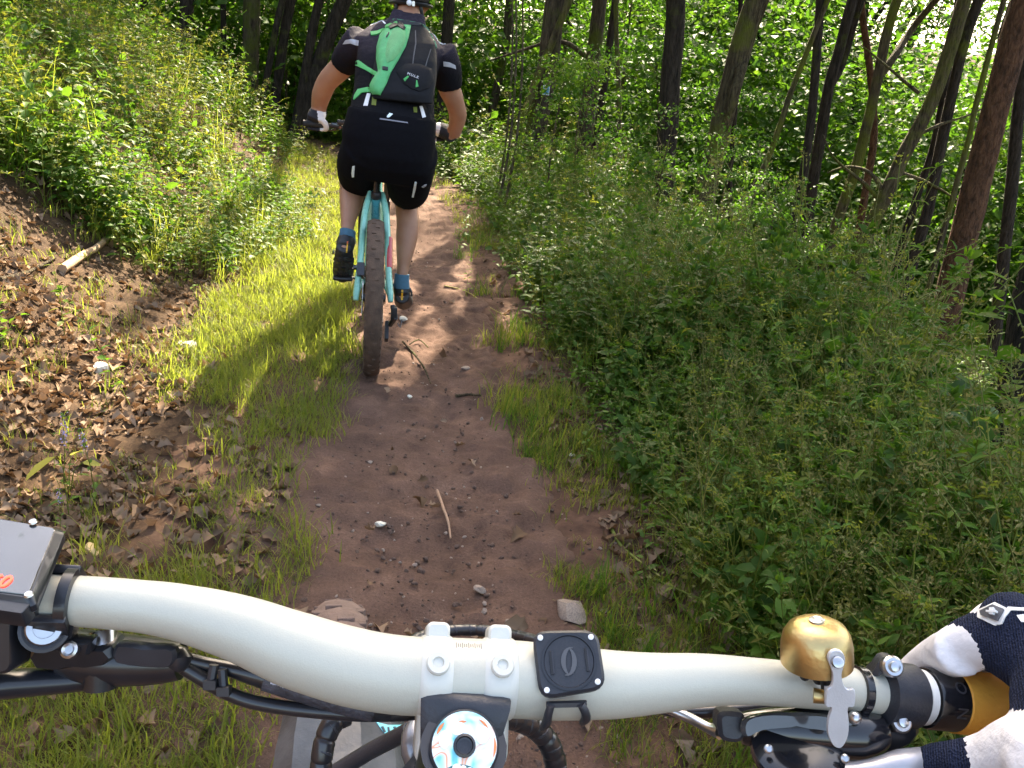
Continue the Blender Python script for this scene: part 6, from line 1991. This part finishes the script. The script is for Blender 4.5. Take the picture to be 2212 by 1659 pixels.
# ball of the thumb and thumb lying along the near side of the grip
fin([(2430, 1720, .356), (2300, 1672, .362), (2235, 1640, .374), (2150, 1652, .388), (2080, 1660, .400)], [.026, .026, .0215, .0155, .0122], 1)
fin([(2096, 1658, .394), (2056, 1656, .402), (2020, 1656, .408), (2010, 1668, .412)], [.0138, .012, .0108, .009], 0)
fin([wrist, (2620, 1850, .33), (2900, 2150, .30)], [.032, .036, .042], 0)
def pick_h(c):
    best = min(((c - q).length - r, w) for q, r, w in segs)
    return best[1]
hand_o = fuse('gloved_hand', hm_, [navy_m, whl], me_p, .002, 6, pick=pick_h)
hb_ = bvh_of(hand_o)
rubp = plain('rubber_print', (.85, .86, .84), .5)
gpr = plain('grey_print', (.10, .105, .12), .5)
patch('logo', [(2113, 1318), (2150, 1302), (2178, 1316), (2166, 1345), (2150, 1352), (2112, 1334)], hb_, rubp, hand_o, .0006, 0, 3, thick=.0004)
lb_ = bvh_of(*[o for o in hand_o.children])
patch('logo_letter', [(2120, 1321), (2146, 1308), (2170, 1318), (2156, 1342), (2122, 1330)], lb_, gpr, hand_o, .0012, 0, 3, thick=.0005)
l2 = bvh_of(*[o for o in hand_o.children])
patch('logo_letter', [(2142, 1315), (2150, 1315), (2149, 1329), (2141, 1328)], l2, rubp, hand_o, .0018, 0, 2, thick=.0006)
patch('logo_letter', [(2136, 1320), (2156, 1321), (2155, 1325), (2136, 1324)], l2, rubp, hand_o, .0021, 0, 2, thick=.0006)
patch('logo_rim', [(2178, 1312), (2240, 1316), (2240, 1321), (2184, 1319), (2172, 1334), (2166, 1348), (2158, 1350), (2166, 1330)], hb_, rubp, hand_o, .0007, 0, 3, thick=.0004)
patch('logo_rim', [(2196, 1330), (2230, 1326), (2230, 1345), (2206, 1344)], hb_, rubp, hand_o, .0007, 0, 3, thick=.0004)

# ---- small trail sign on the oak
p0 = PY(1180, 195, PD(1146, 350, FPX * .32 / 47).y)
sp_ = p0 + (CAM - p0).normalized() * .165
sign = thing('trail_sign', sp_, 'small blue rectangular trail sign with a yellow mark on an oak trunk', 'sign')
nz_ = (CAM - sp_); nz_.z = 0; nz_.normalize()
sX = (RT - nz_ * RT.dot(nz_)).normalized(); sY = nz_.cross(sX)
tl = R(-5); sX, sY = sX * math.cos(tl) + sY * math.sin(tl), sY * math.cos(tl) - sX * math.sin(tl)
k_ = 9.6 / FPX * 1.13
MB().box(sp_, sX, sY, nz_, 7.6 * k_, 10.4 * k_, .004, .003).build('sign_plate', plain('white_enamel', (.62, .66, .64), .5), sign)
MB().box(sp_ + nz_ * .0045, sX, sY, nz_, 6.4 * k_, 9.2 * k_, .001, .002).build('sign_face', plain('blue_enamel', (.045, .22, .36), .45, var=.2), sign)
MB().box(sp_ + nz_ * .0062 + sY * 4.0 * k_ - sX * 1.2 * k_, sX, sY, nz_, 1.8 * k_, 2.6 * k_, .0008, .002).build('sign_mark', plain('ochre_enamel', (.36, .27, .08), .5), sign)
print('objects', len(scene.objects), 'tris', sum(len(o.data.polygons) for o in scene.objects if o.type == 'MESH'))
